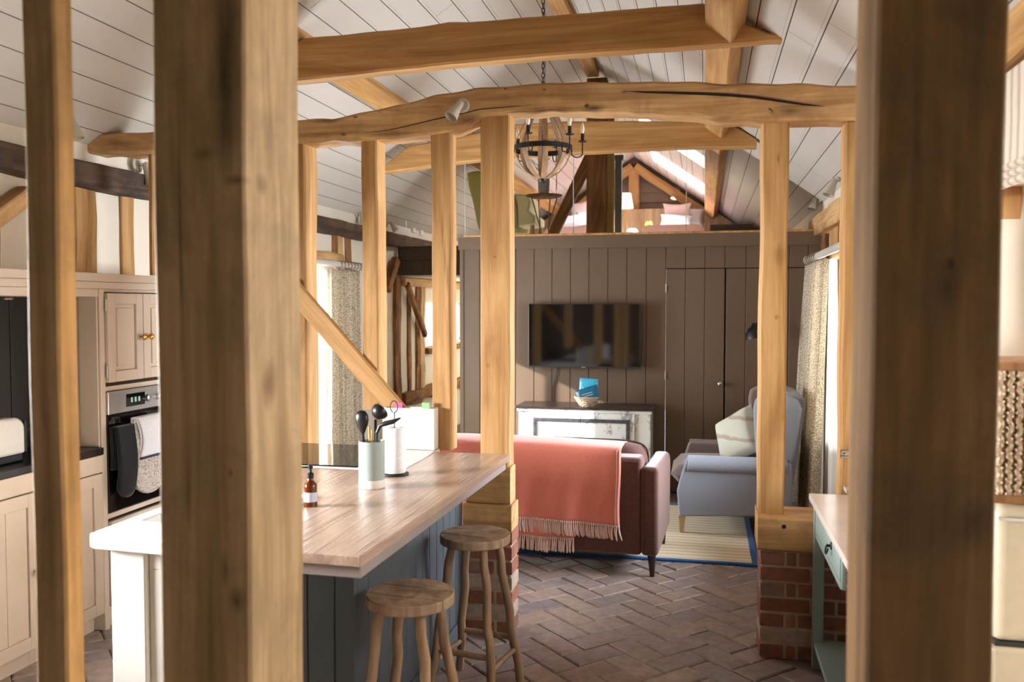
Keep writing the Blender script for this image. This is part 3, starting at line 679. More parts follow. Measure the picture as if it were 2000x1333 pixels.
timber('diagonal_brace', a - dd * .07, b + dd * .12, 0.03, 0.1, 'oak', 'diagonal oak brace running down to the white box file', 'brace', seed=8, side=(0, 1, 0))
bpy.data.objects['diagonal_brace'].location.y += 0.02

# brick piers
def pier(name, x0, x1, y0, y1, z1, label, seed):
    t = thing(name, ((x0 + x1) / 2, (y0 + y1) / 2, 0), label, 'pier')
    s = MB(); g = 0.006; s.box(x0 + g, x1 - g, y0 + g, y1 - g, 0, z1 - .002); s.cur = 1; rnd = random.Random(seed)
    n = 7; h = z1 / n
    for r in range(n):
        za, zb = r * h + .0065, (r + 1) * h - .0065
        x = x0; seq = [.11, .052, .11, .215, .052, .11, .215] if r % 2 == 0 else [.222, .11, .222, .11, .2, .1]
        i = 0
        while x < x1 - .02:
            w = min(seq[i % len(seq)], x1 - x)
            if x1 - x - w < .03: w = x1 - x
            j = [rnd.uniform(-.003, .003) for _ in range(4)]
            s.box(x + .007 if x > x0 else x, x + w - (.007 if x + w < x1 - .001 else 0), y0 + j[0], y1 - .002, za + j[1] * .4, zb + j[2] * .4); x += w; i += 1
    s.build('brickwork', ['mortar', 'wallbrick'], t, bevel=.004, seg=2)
    return t
pier('brick_pier', P(1484, 1200, Y=4.09).x, XR + .02, 4.09, 4.33, 0.50, 'red brick pier under the timber sill right of the doorway, behind the green table', 3)
pier('brick_pier', -1.15, P(1000, 1100, Y=4.09).x, 4.09, 4.245, 0.52, 'small red brick pier behind the farther stool', 5)
x0 = P(1480, 1040, Y=4.09).x
ts = timber('timber_sill', (x0, 4.21, .578), (XR, 4.21, .578), .155, .25, 'oak_old', 'peg-marked oak sill timber capping the right brick pier', 'sill', seed=12, side=(0, 0, 1))
s = MB(); k = P(1531, 1030, Y=4.08); s.lathe([(.012, 0), (.011, .006), (.004, .007)], (k.x, 4.09, k.z), 14, (0, -1, 0))
me = s.build('peg', 'crackdark', ts); me.matrix_parent_inverse = Matrix(); me.matrix_basis = ts.matrix_basis.inverted() @ Matrix.Translation(ORG[ts.name])
ts2 = timber('timber_pad', (-1.15, 4.165, .583), (-.906, 4.165, .583), .125, .16, 'oak_old', 'oak pad timber capping the small brick pier behind the farther stool', 'sill', seed=13, side=(0, 0, 1))

# ------------------------------------------------------------------ foreground frame
YN = 1.36
def near_spots(o, base, lst, name):
    org = ORG[o.name]; sp = []
    for (u, v, ru, rv, st, c, X) in lst:
        q = (P(u, v, Y=YN) if X is None else P(u, v, X=X)); px = .00079
        loc = o.matrix_basis.inverted() @ q
        sp.append((tuple(loc), (ru * px, .03, rv * px) if X is None else (.03, ru * px * 2.6, rv * px), st, c))
    o.data.materials[0] = spotted(M[base], sp, name)
def near(uL, uR, v, d, m, label, seed, Y=YN, **k):
    a = P(uL, v, Y=Y); b = P(uR, v, Y=Y); x = (a.x + b.x) / 2
    return timber('timber_post', (x, Y + d / 2, -.02), (x, Y + d / 2, 2.72), b.x - a.x, d, m, label, 'post', seed=seed, ch=.005, **k)
nl = near(305, 484, 700, .205, 'oak_near', 'broad blurred grey-brown oak post in the left foreground', 21, wob=.002)
near(55, 118, 700, .05, 'oak_near', 'thin blurred oak stud at the far left in the foreground', 23, wob=.0015)
nr = near(1702, 1955, 700, .185, 'oak_shaded', 'broad shade-darkened oak post in the right foreground', 25, wob=.002)

xr_face = P(484, 700, Y=YN).x
def beam_spots(o, base, Y, lst, name):
    px = Y * 1.03 / 1700; sp = []
    for (u, v, ru, rv, st, c) in lst:
        loc = o.matrix_basis.inverted() @ P(u, v, Y=Y); sp.append((tuple(loc), (.05, rv * px, ru * px), st, c))
    o.data.materials[0] = spotted(M[base], sp, name)
def post_spots(o, base, lst, name):
    sp = []
    for (u, v, ru, rv, st, c) in lst:
        loc = o.matrix_basis.inverted() @ P(u, v, Y=YP); px = YP * 1.03 / 1700; sp.append((tuple(loc), (ru * px, .03, rv * px), st, c))
    o.data.materials[0] = spotted(M[base], sp, name)
OB = (150, 92, 40)
post_spots(bpy.data.objects['timber_stud.001'], 'oak', [(708, 340, 8, 30, .55, OB), (710, 385, 10, 30, .6, OB), (712, 420, 5, 20, .5, OB)], 'oak_with_rust_stain')
post_spots(bpy.data.objects['timber_stud.002'], 'oak', [(864, 450, 3, 60, .7, (110, 70, 36)), (869, 500, 3, 55, .7, (110, 70, 36)), (874, 545, 3, 40, .6, (110, 70, 36))], 'oak_with_shake')
post_spots(pD, 'oak', [(967, 502, 5, 4, .7, (110, 66, 32)), (952, 714, 5, 7, .6, (130, 84, 44)), (958, 470, 10, 60, .25, OB)], 'oak_post_with_knots')
post_spots(pE, 'oak', [(1523, 500, 14, 26, .6, (120, 82, 38)), (1517, 620, 6, 7, .6, (120, 74, 36)), (1520, 310, 4, 14, .6, (110, 74, 34)), (1500, 380, 12, 90, .3, (140, 96, 44)), (1530, 815, 8, 12, .4, (140, 96, 52))], 'oak_post_with_dark_knots')
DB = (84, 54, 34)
beam_spots(tb, 'oak_old', Yb, [(1146, 206, 7, 5, .95, (30, 22, 16)), (1063, 175, 4, 3, .9, (40, 28, 18)), (741, 219, 5, 3, .9, (40, 28, 18)), (671, 263, 9, 5, .9, (40, 28, 18)), (695, 229, 7, 4, .9, (40, 28, 18)), (987, 173, 4, 3, .9, (40, 28, 18)), (1220, 179, 8, 5, .6, (70, 48, 30)), (1508, 219, 7, 6, .5, (96, 64, 38)), (630, 262, 90, 8, .7, DB), (640, 236, 40, 6, .7, (60, 40, 28)), (760, 262, 60, 7, .45, DB), (920, 236, 60, 12, .7, DB), (1080, 216, 90, 8, .75, DB), (1160, 212, 30, 9, .8, (50, 34, 24)), (1010, 222, 30, 8, .6, DB),
    (1260, 221, 50, 6, .5, DB), (1440, 236, 90, 8, .5, DB), (700, 245, 120, 9, .35, (130, 90, 58)), (230, 282, 60, 20, .4, DB), (1590, 215, 80, 40, .3, (120, 84, 54))], 'weathered_oak_with_stains')
near_spots(nl, 'oak_near', [(437, 150, 44, 260, .92, (26, 26, 18), None), (352, 420, 7, 430, .7, (58, 46, 30), None), (368, 960, 9, 110, .6, (66, 50, 34), None),  # first entry is a tall near-black patch high on the front face
    (462, 352, 40, 16, .6, (50, 40, 26), None), (400, 300, 40, 22, .45, (56, 46, 30), None), (462, 1175, 30, 46, .85, (60, 44, 30), None), (440, 1115, 12, 50, .6, (60, 44, 30), None),
    (450, 925, 8, 16, .7, (60, 44, 30), None), (525, 748, 17, 60, .7, (112, 74, 44), xr_face), (512, 360, 14, 28, .5, (96, 64, 36), xr_face), (545, 900, 12, 200, .35, (130, 86, 54), xr_face)], 'grey_oak_with_knots_and_patch')
near_spots(nr, 'oak_shaded', [(1850, 560, 30, 60, .6, (36, 28, 18), None), (1790, 300, 16, 260, .4, (44, 34, 22), None), (1900, 1020, 34, 60, .5, (40, 30, 20), None), (1858, 515, 12, 18, .7, (28, 26, 18), None)], 'shade_toned_oak_with_knots')
# ------------------------------------------------------------------ timber frame in the side walls
def plate(name, x, y0, y1, z0, z1, m, label, seed, w=.1): return timber(name, (x, y0, (z0 + z1) / 2), (x, y1, (z0 + z1) / 2), z1 - z0, w, m, label, 'beam', seed=seed, side=(0, 0, 1), wob=.008, rough=.006)
plate('wall_plate', XL + .012, YB + .02, 13.5, 2.24, 2.375, 'beam_dark', 'dark reclaimed wall plate along the top of the left wall', 31)
plate('wall_plate', XR - .0, 3.5, 7.95, 2.19, 2.345, 'oak_old', 'knotty old wall plate along the top of the lounge right wall', 32)
plate('wall_plate', XR - .0, -.6, 3.46, 2.34, 2.49, 'oak', 'clean oak wall plate over the striped roman blind', 33)
def stud(y0, y1, z0, z1, m, label, seed, x=XL, th=.05, lean=0.0, name='wall_stud', top_y=None, rough=.006, w=None):
    """a stud showing in a side wall; y0..y1 its width, z0..z1 its height"""
    sg = 1 if x < 0 else -1
    c = (y0 + y1) / 2; ty = c if top_y is None else top_y
    return timber(name, (x - sg * .055, c, z0), (x - sg * .055, ty, z1), w or (y1 - y0), th + .04, m, label, 'post' if name == 'wall_stud' else 'brace', seed=seed, side=(0, 1, 0), wob=.01, rough=rough, ch=.005)
def yl(u, v=500): return P(u, v, X=XL + .02).y
def zl(u, v): return P(u, v, X=XL + .02).z
# kitchen side, above the cornice
stud(yl(133, 400), yl(156, 400), 1.79, 2.25, 'brown_post', 'dark brown stud above the kitchen cornice beside the broader oak post', 41)
stud(yl(157, 400), yl(197, 400), 1.79, 2.25, 'oak', 'broad pale oak post above the kitchen cornice, left of the cream panel', 42, th=.06)
stud(yl(247, 400), yl(272, 400), 1.79, 2.25, 'oak', 'narrow pale oak stud above the two small cupboard doors', 43)
stud(yl(0, 400) - .1, yl(8, 400), 1.79, 2.25, 'oak', 'pale oak stud at the far left edge above the cornice', 44)
a = P(-40, 445, X=XL + .03); b = P(54, 378, X=XL + .03)
timber('wall_brace', a, b, .075, .09, 'oak_old', 'sloping cracked oak brace at the far left above the cornice', 'brace', seed=45, side=(0, 0, 1))
# lounge side
plate('window_lintel', XL + .0, 5.5, yl(668, 510), 2.0, 2.075, 'oak_old', 'rough oak lintel over the left lounge window', 46, w=.09)
stud(yl(658, 480), yl(666, 480), 2.07, 2.25, 'brown_post', 'short dark stud over the left end of the lounge curtain pole', 47)
stud(yl(666, 480), yl(676, 480), 2.03, 2.25, 'oak_old', 'short pale stud with a peg hole over the left curtain pole', 48)
stud(yl(683, 480), yl(692, 480), 1.95, 2.25, 'brown_post', 'thin brown stud over the gathered left curtain', 49)
stud(yl(753, 600), yl(760, 600), 0.5, 2.25, 'stud_old', 'thin rough stud between the left curtain and the corner post', 50, rough=.012)
stud(yl(776, 600), yl(786, 600), 0.5, 1.93, 'stud_old', 'rough corner post under the left end of the dark fascia', 51, th=.08)
a = P(773, 508, X=XL + .03); b = P(756, 566, X=XL + .03)
timber('wall_brace', a, b, .09, .07, 'stud_old', 'short rough brace left of the dark fascia', 'brace', seed=52, side=(0, 1, 0))
# passage side
plate('wall_rail', XL + .0, yl(787, 545), 12.2, 1.83, 1.92, 'oak_old', 'rough oak rail under the passage ceiling', 53)
stud(yl(803, 650), yl(809, 650), .6, 1.84, 'stud_old', 'wavy rough stud just right of the corner post in the passage', 54, rough=.015)
stud(yl(819, 650), yl(825, 650), .6, 1.84, 'stud_old', 'left one of the close pair of studs beside the passage window', 55, rough=.012)
stud(yl(826, 650), yl(834, 650), .6, 1.84, 'oak_old', 'right one of the close pair of studs beside the passage window', 56, rough=.015, th=.07)
stud(yl(889, 720), yl(896, 720), .6, 1.12, 'stud_old', 'dark stud below the right end of the passage window', 57)
a = P(795, 556, X=XL + .05); b = P(831, 655, X=XL + .05)
timber('wall_brace', a, b, .07, .05, 'stud_old', 'thin sloping brace crossing the passage wall studs', 'brace', seed=58, side=(0, 1, 0))
timber('wall_rail', (XL + .0, yl(788, 780), .585), (XL + .0, 12.2, .585), .14, .12, 'stud_old', 'gnarled rough sill timber low on the passage wall', 'beam', seed=59, side=(0, 0, 1), wob=.02, rough=.03)
timber('window_rail', (XL + .0, yl(835, 685), 1.08), (XL + .0, 12.0, 1.08), .07, .08, 'stud_old', 'dark oak rail under the passage window', 'beam', seed=60, side=(0, 0, 1), wob=.01, rough=.01)
# right wall
def yr(u, v=480): return P(u, v, X=XR - .02).y
for i, (u0, u1, m, lb) in enumerate(((1604, 1591, 'stud_old', 'stud in the right wall nearest the dark panelled front'), (1626, 1612, 'oak', 'pale stud in the right wall above the curtain finial'), (1646, 1627, 'brown_post', 'dark broad stud above the right curtain pole'))):
    stud(yr(u0), yr(u1), 1.95, 2.19, m, lb, 61 + i, x=XR)
plate('window_lintel', XR + .0, 4.5, yr(1625, 500), 1.95, 2.03, 'oak', 'pale oak lintel over the right lounge window', 66, w=.08)
stud(6.64, 6.8, .1, 1.95, 'oak', 'pale oak jamb post beside the right lounge window', 67, x=XR, th=.02)
plate('window_lintel', XR + .03, 1.0, 3.4, 2.02, 2.06, 'oak', 'oak lintel under the striped roman blind', 68, w=.1)
stud(3.25, 3.4, .9, 2.02, 'oak', 'pale oak jamb board below the striped blind', 69, x=XR + .03, th=.04)

# ------------------------------------------------------------------ kitchen
XC = -2.9
s = MB(); s.box(-3.52, XC + .02, -.6, 4.46, 1.70, 1.735); s.box(-3.5, XC + .045, -.6, 4.48, 1.735, 1.775)
s.box(-3.5, XC + .0, -.6, 3.74, 1.66, 1.70)
corn = s.build('cornice_shelf', 'kitchen', bevel=.004, label='putty-painted cornice shelf running over the kitchen units', cat='shelf')
s = MB(); k = P(20, 566, X=-3.1); s.lathe([(.025, 0), (.03, .008), (.02, .012)], (-3.12, k.y, 1.645), 16); s.build('downlight', 'chrome', corn)
s = MB(); s.box(-3.5, -3.25, 2.66, 3.72, .92, 1.66); y = 2.66
while y < 3.7: s.box(-3.25, -3.237, y + .003, min(3.72, y + .107), .92, 1.66); y += .11
s.build('splashback', 'backboard', bevel=.002, seg=1, label='dark boarded splashback behind the toaster', cat='splashback')
s = MB(); s.box(-3.49, XC + .02, -.6, 3.725, .885, .92); s.build('worktop', 'stone_black', bevel=.003, label='black polished worktop under the toaster', cat='worktop')
def shaker(s, y0, y1, z0, z1, x=XC, fr=.06, grooves=3, raised=False):
    """a framed door front in the plane x, frame fr wide, grooved panel set back"""
    s.box(x, x + .022, y0, y0 + fr, z0, z1); s.box(x, x + .022, y1 - fr, y1, z0, z1)
    s.box(x, x + .022, y0 + fr, y1 - fr, z0, z0 + fr); s.box(x, x + .022, y0 + fr, y1 - fr, z1 - fr, z1)
    if raised:
        s.box(x, x + .010, y0 + fr, y1 - fr, z0 + fr, z1 - fr); s.box(x, x + .018, y0 + fr + .02, y1 - fr - .02, z0 + fr + .02, z1 - fr - .02)
    else:
        n = grooves; w = (y1 - y0 - 2 * fr) / n
        for i in range(n): s.box(x, x + .013, y0 + fr + i * w + .002, y0 + fr + (i + 1) * w - .002, z0 + fr, z1 - fr)
        s.box(x, x + .009, y0 + fr, y1 - fr, z0 + fr, z1 - fr)
def knob(x, y, z, parent, m='brass', r=.016, nm='knob'):
    s = MB(); s.lathe([(.005, 0), (.006, .014), (r, .022), (r, .030), (r * .5, .037), (.001, .038)], (x, y, z), 16, (1, 0, 0)); return s.build(nm, m, parent, smooth=50)
def base_unit(y0, y1, label, doors, foot=False):
    t = thing('base_cabinet', (-3.2, (y0 + y1) / 2, 0), label, 'cabinet')
    s = MB(); s.box(-3.49, XC, y0, y1, .14, .884); s.box(XC, XC + .018, y0, y1, .80, .884); s.box(-3.45, XC - .05, y0, y1, 0.0, .14)
    s.build('carcass', 'kitchen', t, bevel=.002, seg=1)
    for (a, b) in doors:
        s = MB(); shaker(s, a + .004, b - .004, .10, .795, XC + .001); d = s.build('door', 'kitchen', t, bevel=.003, seg=2)
        knob(XC + .023, b - .035 if a < 3.2 else a + .03, .445, d)
    return t
base_unit(-.6, 1.2, 'putty base cabinet with grooved doors nearest the camera on the left', [(-.6, 0), (0, .6), (.6, 1.2)])
base_unit(1.2, 2.35, 'putty base cabinet hidden largely behind the thin foreground stud', [(1.2, 1.78), (1.78, 2.35)])
base_unit(2.35, 3.29, 'putty base cabinet with a brass knob under the toaster', [(2.35, 2.8), (2.8, 3.29)])
t = base_unit(3.29, 3.72, 'narrow putty base cabinet beside the tall oven unit', [(3.31, 3.71)])
# tall unit with the oven
t = thing('oven_housing', (-3.2, 4.09, 0), 'tall putty-painted cabinet with a built-in oven and two small doors above', 'cabinet')
s = MB(); s.box(-3.5, XC, 3.73, 3.755, 0, 1.70); s.box(-3.5, XC, 4.42, 4.45, 0, 1.70); s.box(-3.5, -3.47, 3.755, 4.42, 0, 1.7)
s.box(-3.47, XC, 3.755, 4.42, 1.19, 1.215); s.box(-3.47, XC, 3.755, 4.42, .55, .575); s.box(-3.47, XC, 3.755, 4.42, 1.685, 1.70); s.box(-3.47, XC - .02, 3.755, 4.42, 0, .1)
for k in range(5): s.box(-3.49 + k * .12, -3.385 + k * .12, 3.722, 3.73, .92, 1.66)
s.box(XC - .005, XC + .006, 3.73, 3.765, 0, 1.70)
s.build('carcass', 'kitchen', t, bevel=.002, seg=1)
for i, (a, b) in enumerate(((3.768, 4.045), (4.05, 4.33))):
    s = MB(); shaker(s, a, b, 1.235, 1.68, XC + .001, .055, raised=True); d = s.build('door', 'kitchen', t, bevel=.003)
    knob(XC + .023, b - .028 if i == 0 else a + .028, 1.455, d, r=.017)
    if i == 0:
        for hz in (1.29, 1.62): s = MB(); s.tube([(XC + .016, a - .006, hz - .03), (XC + .016, a - .006, hz + .03)], .006, 8); s.build('hinge', 'steel', d)
s = MB(); shaker(s, 3.768, 4.33, .11, .54, XC + .001, .06); s.build('drawer', 'kitchen', t, bevel=.003)
o = thing('oven', (XC, 4.06, .58), 'built-in oven with a steel control strip and dark glass door', 'oven')
s = MB(); s.box(-3.4, XC + .004, 3.765, 4.36, .58, 1.188); s.build('casing', 'black', o)
s = MB(); s.box(XC + .004, XC + .02, 3.765, 4.36, 1.075, 1.188); cp = s.build('control_panel', 'steel', o, bevel=.002, seg=1)
s = MB(); s.box(XC + .0195, XC + .022, 3.90, 4.05, 1.10, 1.165); s.build('display', 'blackglass', cp)
M['greendisp'] = emis('display_digits', (0.3, 0.5, 0.4, 1), 0.12)
s = MB()
for k in range(3): s.box(XC + .022, XC + .0225, 3.935 + k * .03, 3.95 + k * .03, 1.12, 1.145)
s.build('digits', 'greendisp', cp)
for y in (4.07, 4.17, 4.27): s = MB(); s.lathe([(.02, 0), (.019, .016), (.016, .018)], (XC + .02, y, 1.13), 18, (1, 0, 0)); s.build('dial', 'steel', cp, smooth=40)
s = MB(); s.box(XC + .004, XC + .018, 3.765, 4.36, .585, 1.068); dr = s.build('door', 'blackglass', o, bevel=.003)
s = MB(); s.tube([(XC + .055, 3.80, 1.0), (XC + .055, 4.33, 1.0)], .009, 12); s.tube([(XC + .018, 3.82, 1.0), (XC + .055, 3.82, 1.0)], .007, 8); s.tube([(XC + .018, 4.31, 1.0), (XC + .055, 4.31, 1.0)], .007, 8)
s.build('handle', 'white', dr, smooth=50)
# double oven glove and towel hung over the handle
def hang(s, y0, y1, z_front, z_back, x=XC + .055, z=1.012, t=.012, round_end=True, bulge=.0):
    def fn(sgn):
        def f(u, v):
            y = y0 + (y1 - y0) * u; zt = z
            if v < .5:
                q = v / .5; zz = z_back + (z - z_back) * q; xx = x - .014
            else:
                q = (v - .5) / .5; zz = z + (z_front - z) * q; xx = x + .016 + bulge * math.sin(q * math.pi)
            e = abs(2 * u - 1); L = z - z_front
            if v >= .5 and round_end: zz = z + (zz - z) * (1 - .16 * e ** 2.6)
            if .42 < v < .58: xx = x + (v - .5) / .08 * .016; zz = z + .004 * math.cos((v - .5) / .08 * 1.5)
            return Vector((xx + sgn * t / 2, y + .004 * math.sin(v * 9), zz))
        return f
    s.grid(fn(1), 10, 40); s.grid(fn(-1), 10, 40)
    return s
M['glove_black'] = fabric('black_glove_cloth', (24, 24, 28), None, 0.9, 200, 0.2)
M['glove_tweed'] = fabric('tweed_glove_cloth', (198, 186, 176), (120, 106, 100), 0.95, 110, 0.2, 0.6)
gy = lambda u: P(u, 880, X=XC + .065).y
g = thing('oven_glove', (XC + .06, 3.99, .65), 'black oven glove hanging from the oven handle', 'oven glove')
s = MB(); hang(s, gy(226), gy(262), .655, .80, t=.01, bulge=.012); s.build('mitten', 'glove_black', g, smooth=60, solid=.006)
g = thing('oven_glove', (XC + .06, 4.06, .64), 'speckled grey oven glove with a dark edge on the oven handle', 'oven glove')
s = MB(); hang(s, gy(260), gy(317), .64, .80, t=.012, bulge=.015); s.build('mitten', 'glove_tweed', g, smooth=60, solid=.006)
g = thing('tea_towel', (XC + .06, 4.09, .84), 'folded white tea towel with a navy hem over the oven glove', 'towel')
s = MB(); hang(s, gy(263), gy(313), .845, .9, x=XC + .072, z=1.04, t=.014, round_end=False, bulge=.02); s.build('cloth', 'whitelinen', g, smooth=60, solid=.012)
M['navy'] = plain('navy_hem', (44, 50, 84), .9)
s = MB(); hang(s, gy(262), gy(314), .832, .9, x=XC + .072, z=1.03, t=.018, round_end=False, bulge=.02)
s.f = [f for f in s.f if all(s.v[i].z < .85 for i in f)]; s.mi = [0] * len(s.f); s.build('hem', 'navy', g, smooth=60, solid=.01)
# toaster
k = P(0, 830, X=-3.18); ty = P(46, 830, X=-2.98).y - 3.62; t = thing('toaster', (-3.1, 3.4 + ty, .92), 'rounded cream toaster on the black worktop', 'toaster')
def rbox(s, x0, x1, y0, y1, z0, z1, r, n=6):
    """box rounded in the y-z outline, along x"""
    pts = []
    for cy, cz, a0 in ((y1 - r, z1 - r, 0), (y0 + r, z1 - r, 90)):
        for i in range(n + 1): a = R(a0 + 90 * i / n); pts.append((cy + r * math.cos(a), cz + r * math.sin(a)))
    pts += [(y0, z0), (y1, z0)]
    s.prism(pts, x0, x1, 'X'); return s
s = MB(); rbox(s, -3.22, -2.98, 3.28 + ty, 3.63 + ty, .955, 1.12, .055); s.build('body', 'offwhite', t, smooth=40, bevel=.012)
s = MB(); s.box(-3.215, -2.985, 3.29 + ty, 3.62 + ty, .921, .957); s.build('base', 'black', t, bevel=.006)
s = MB(); s.box(-3.215, -2.985, 3.631 + ty, 3.643 + ty, .96, 1.10); s.lathe([(.014, 0), (.014, .018), (.01, .02)], (-3.0, 3.643 + ty, 1.055), 14, (0, 1, 0)); s.build('lever_panel', 'black', t)
s = MB(); s.box(-3.17, -3.135, 3.33 + ty, 3.58 + ty, 1.119, 1.124); s.box(-3.07, -3.035, 3.33 + ty, 3.58 + ty, 1.119, 1.124); s.build('slot', 'black', t)

# ------------------------------------------------------------------ island: worktop, bar, sink unit, cooker
ZT = .90
c0 = P(704, 1088, Z=ZT); c1 = P(996, 882, Z=ZT)
f0 = P(600, 1079, Z=ZT)
XS = -1.42                                    # where the white sink unit meets the bar
yfl = P(322, 1052, Z=ZT).y; yA = c0.y
s = MB()
o1 = [(XS, yA + .01), (c0.x, c0.y), (c1.x + .02, 4.075), (-1.279, 4.075), (-1.279, 3.555), (-1.89, 3.555), (-1.89, 3.01), (XS, 3.01)]
s.prism(o1, ZT - .032, ZT, 'Z'); s.build('worktop', 'worktop', bevel=.003, seg=2, label='long oiled oak breakfast bar worktop running to the wide oak post', cat='worktop')
s = MB(); s.prism([(XS, yA + .04), (c0.x - .012, c0.y + .03), (c1.x + .0, 4.07), (-1.1, 4.07), (-1.1, yA + .1), (XS, yA + .1)], ZT - .075, ZT - .033, 'Z')
s.build('bar_apron', 'taupe_light' if 'taupe_light' in M else 'kitchen', bevel=.003, seg=1, label='narrow painted apron under the edge of the breakfast bar', cat='trim')
# bar body in blue-grey boards
t = thing('breakfast_bar', (-1.2, 3.4, 0), 'blue-grey boarded base under the breakfast bar', 'counter')
s = MB(); xb_ = -1.145; yb_ = 2.74
y = yb_
while y < 4.05: s.box(xb_ - .02, xb_, y + .002, min(4.06, y + .098), .1, ZT - .077); y += .1
x = XS
while x < xb_ - .02: s.box(x + .002, min(xb_, x + .098), yb_ - .02, yb_, .1, ZT - .077); x += .1
s.box(XS, xb_ - .006, yb_ - .012, 3.57, .1, ZT - .077); s.box(-1.27, xb_ - .006, 3.57, 4.06, .1, ZT - .077)
s.build('boarding', 'bar_blue', t, bevel=.003, seg=1)
s = MB(); s.box(XS, xb_ + .012, yb_ - .032, 3.57, 0, .1); s.box(-1.27, xb_ + .012, 3.57, 4.06, 0, .1); s.build('skirting', 'bar_blue', t, bevel=.004)
# white unit with a butler sink at the left end
cl = P(166, 1045, Z=ZT); xw = cl.x; yw = P(166, 1045, Z=ZT).y
t = thing('sink_unit', (-1.7, 2.6, 0), 'white painted sink cabinet in bright light at the left end of the island', 'cabinet')
s = MB(); xs0, xs1 = xw + .07, XS; ys0 = yw + .055
s.box(xs0, xs1 - .002, ys0, ys0 + .02, .10, ZT - .045); s.box(xs0, xs0 + .02, ys0 + .02, 3.55, .10, ZT - .045); s.box(xs1 - .02, xs1 - .002, ys0 + .02, 3.55, .10, ZT - .045); s.box(xs0 + .02, xs1 - .02, 3.02, 3.55, .10, ZT - .045); s.box(xs0 + .02, xs1 - .02, ys0 + .02, 3.02, .10, .12); s.box(xs0 + .02, xs1, ys0 + .03, 3.5, 0, .10)
s.build('carcass', 'white_paint', t, bevel=.002, seg=1)
s = MB(); s.box(xs0 - .004, xs0 + .12, ys0 - .025, ys0 + .02, 0, ZT - .05); s.build('corner_pilaster', 'white_paint', t, bevel=.006)
s = MB(); x0 = xs0 + .125
s.box(x0, xs1, ys0 - .012, ys0, ZT - .11, ZT - .047); s.box(x0, x0 + .05, ys0 - .012, ys0, .1, ZT - .11); s.box(x0, xs1, ys0 - .012, ys0, .1, .17); s.box(x0 + .055, xs1, ys0 - .006, ys0, .17, ZT - .112)
s.build('panelled_end', 'white_paint', t, bevel=.003)
s = MB(); s.prism([(xw - .0, yw + .02), (xw + .03, yw), (xs1 - .002, yA + .01), (xs1 - .002, yw + .12), (xw, yw + .12)], ZT - .045, ZT, 'Z')
s.box(xw, xw + .06, yw + .12, 3.005, ZT - .045, ZT); s.build('top_slab', 'white', t, bevel=.006, seg=3)
sk = thing('butler_sink', (-1.6, 2.8, ZT - .2), 'white ceramic butler sink set in the left end of the island', 'sink')
s = MB(); X0, X1, Y0, Y1 = xw + .062, XS - .004, yw + .125, 3.0; w = .03; zt_, zb_ = ZT + .012, ZT - .04
s.box(X0, X1, Y0, Y0 + w, zb_, zt_); s.box(X0, X1, Y1 - w, Y1, zb_, zt_); s.box(X0, X0 + w, Y0 + w, Y1 - w, zb_, zt_); s.box(X1 - w, X1, Y0 + w, Y1 - w, zb_, zt_)
s.build('rim', 'ceramic', sk, bevel=.008, seg=3)
s = MB(); e = w - .003; zf = ZT - .2
s.quad((X0 + e, Y0 + e, zt_ - .01), (X1 - e, Y0 + e, zt_ - .01), (X1 - e - .01, Y0 + e + .01, zf), (X0 + e + .01, Y0 + e + .01, zf))
s.quad((X0 + e, Y1 - e, zt_ - .01), (X1 - e, Y1 - e, zt_ - .01), (X1 - e - .01, Y1 - e - .01, zf), (X0 + e + .01, Y1 - e - .01, zf))
s.quad((X0 + e, Y0 + e, zt_ - .01), (X0 + e, Y1 - e, zt_ - .01), (X0 + e + .01, Y1 - e - .01, zf), (X0 + e + .01, Y0 + e + .01, zf))
s.quad((X1 - e, Y0 + e, zt_ - .01), (X1 - e, Y1 - e, zt_ - .01), (X1 - e - .01, Y1 - e - .01, zf), (X1 - e - .01, Y0 + e + .01, zf))
s.quad((X0, Y0, zf), (X1, Y0, zf), (X1, Y1, zf), (X0, Y1, zf)); s.build('basin', 'ceramic', sk)
# cooker
t = thing('range_cooker', (-1.8, 3.85, 0), 'white enamelled range cooker top with black glass behind the utensil pot', 'cooker')
s = MB(); s.box(-2.08, -1.29, 3.575, 4.14, 0, ZT - .03); s.build('body', 'white', t, bevel=.004)
s = MB(); s.box(-2.1, -1.285, 3.56, 4.15, ZT - .029, ZT + .004); s.build('top_plate', 'white', t, bevel=.006, seg=3)
s = MB(); s.box(-2.08, -1.49, 3.572, 4.13, ZT + .0045, ZT + .010); s.build('glass_hob', 'blackglass', t, bevel=.002, seg=1)
# white upright box
a = P(768, 800, Y=4.10); b = P(851, 800, Y=4.10)
t = thing('box_file', ((a.x + b.x) / 2, 4.14, ZT + .005), 'white upright box file standing at the end of the cooker top', 'box')
s = MB(); x0, x1, y0, y1, z0, z1 = b.x - .27, b.x, 4.075, 4.142, ZT + .005, P(850, 798, Y=4.10).z; q = .004
s.box(x0, x1, y0, y0 + q, z0, z1); s.box(x0, x1, y1 - q, y1, z0, z1); s.box(x0, x0 + q, y0 + q, y1 - q, z0, z1); s.box(x1 - q, x1, y0 + q, y1 - q, z0, z1); s.box(x0, x1, y0, y1, z0, z0 + q)
s.build('case', 'white', t, bevel=.0015, seg=1)
M['pinkcard'] = plain('pink_card', (232, 96, 160), .7); M['greencard'] = plain('green_card', (150, 206, 140), .7)
for (u0, u1, m, lb) in ((771, 786, 'pinkcard', 'pink folder tab sticking out of the white box file'), (824, 839, 'greencard', 'green folder tab sticking out of the white box file')):
    a = P(u0, 790, Y=4.11); b = P(u1, 790, Y=4.11); s = MB(); s.box(a.x, b.x, 4.108, 4.112, ZT + .02, P(u0, 787, Y=4.11).z); s.build('folder', m, label=lb, cat='folder')
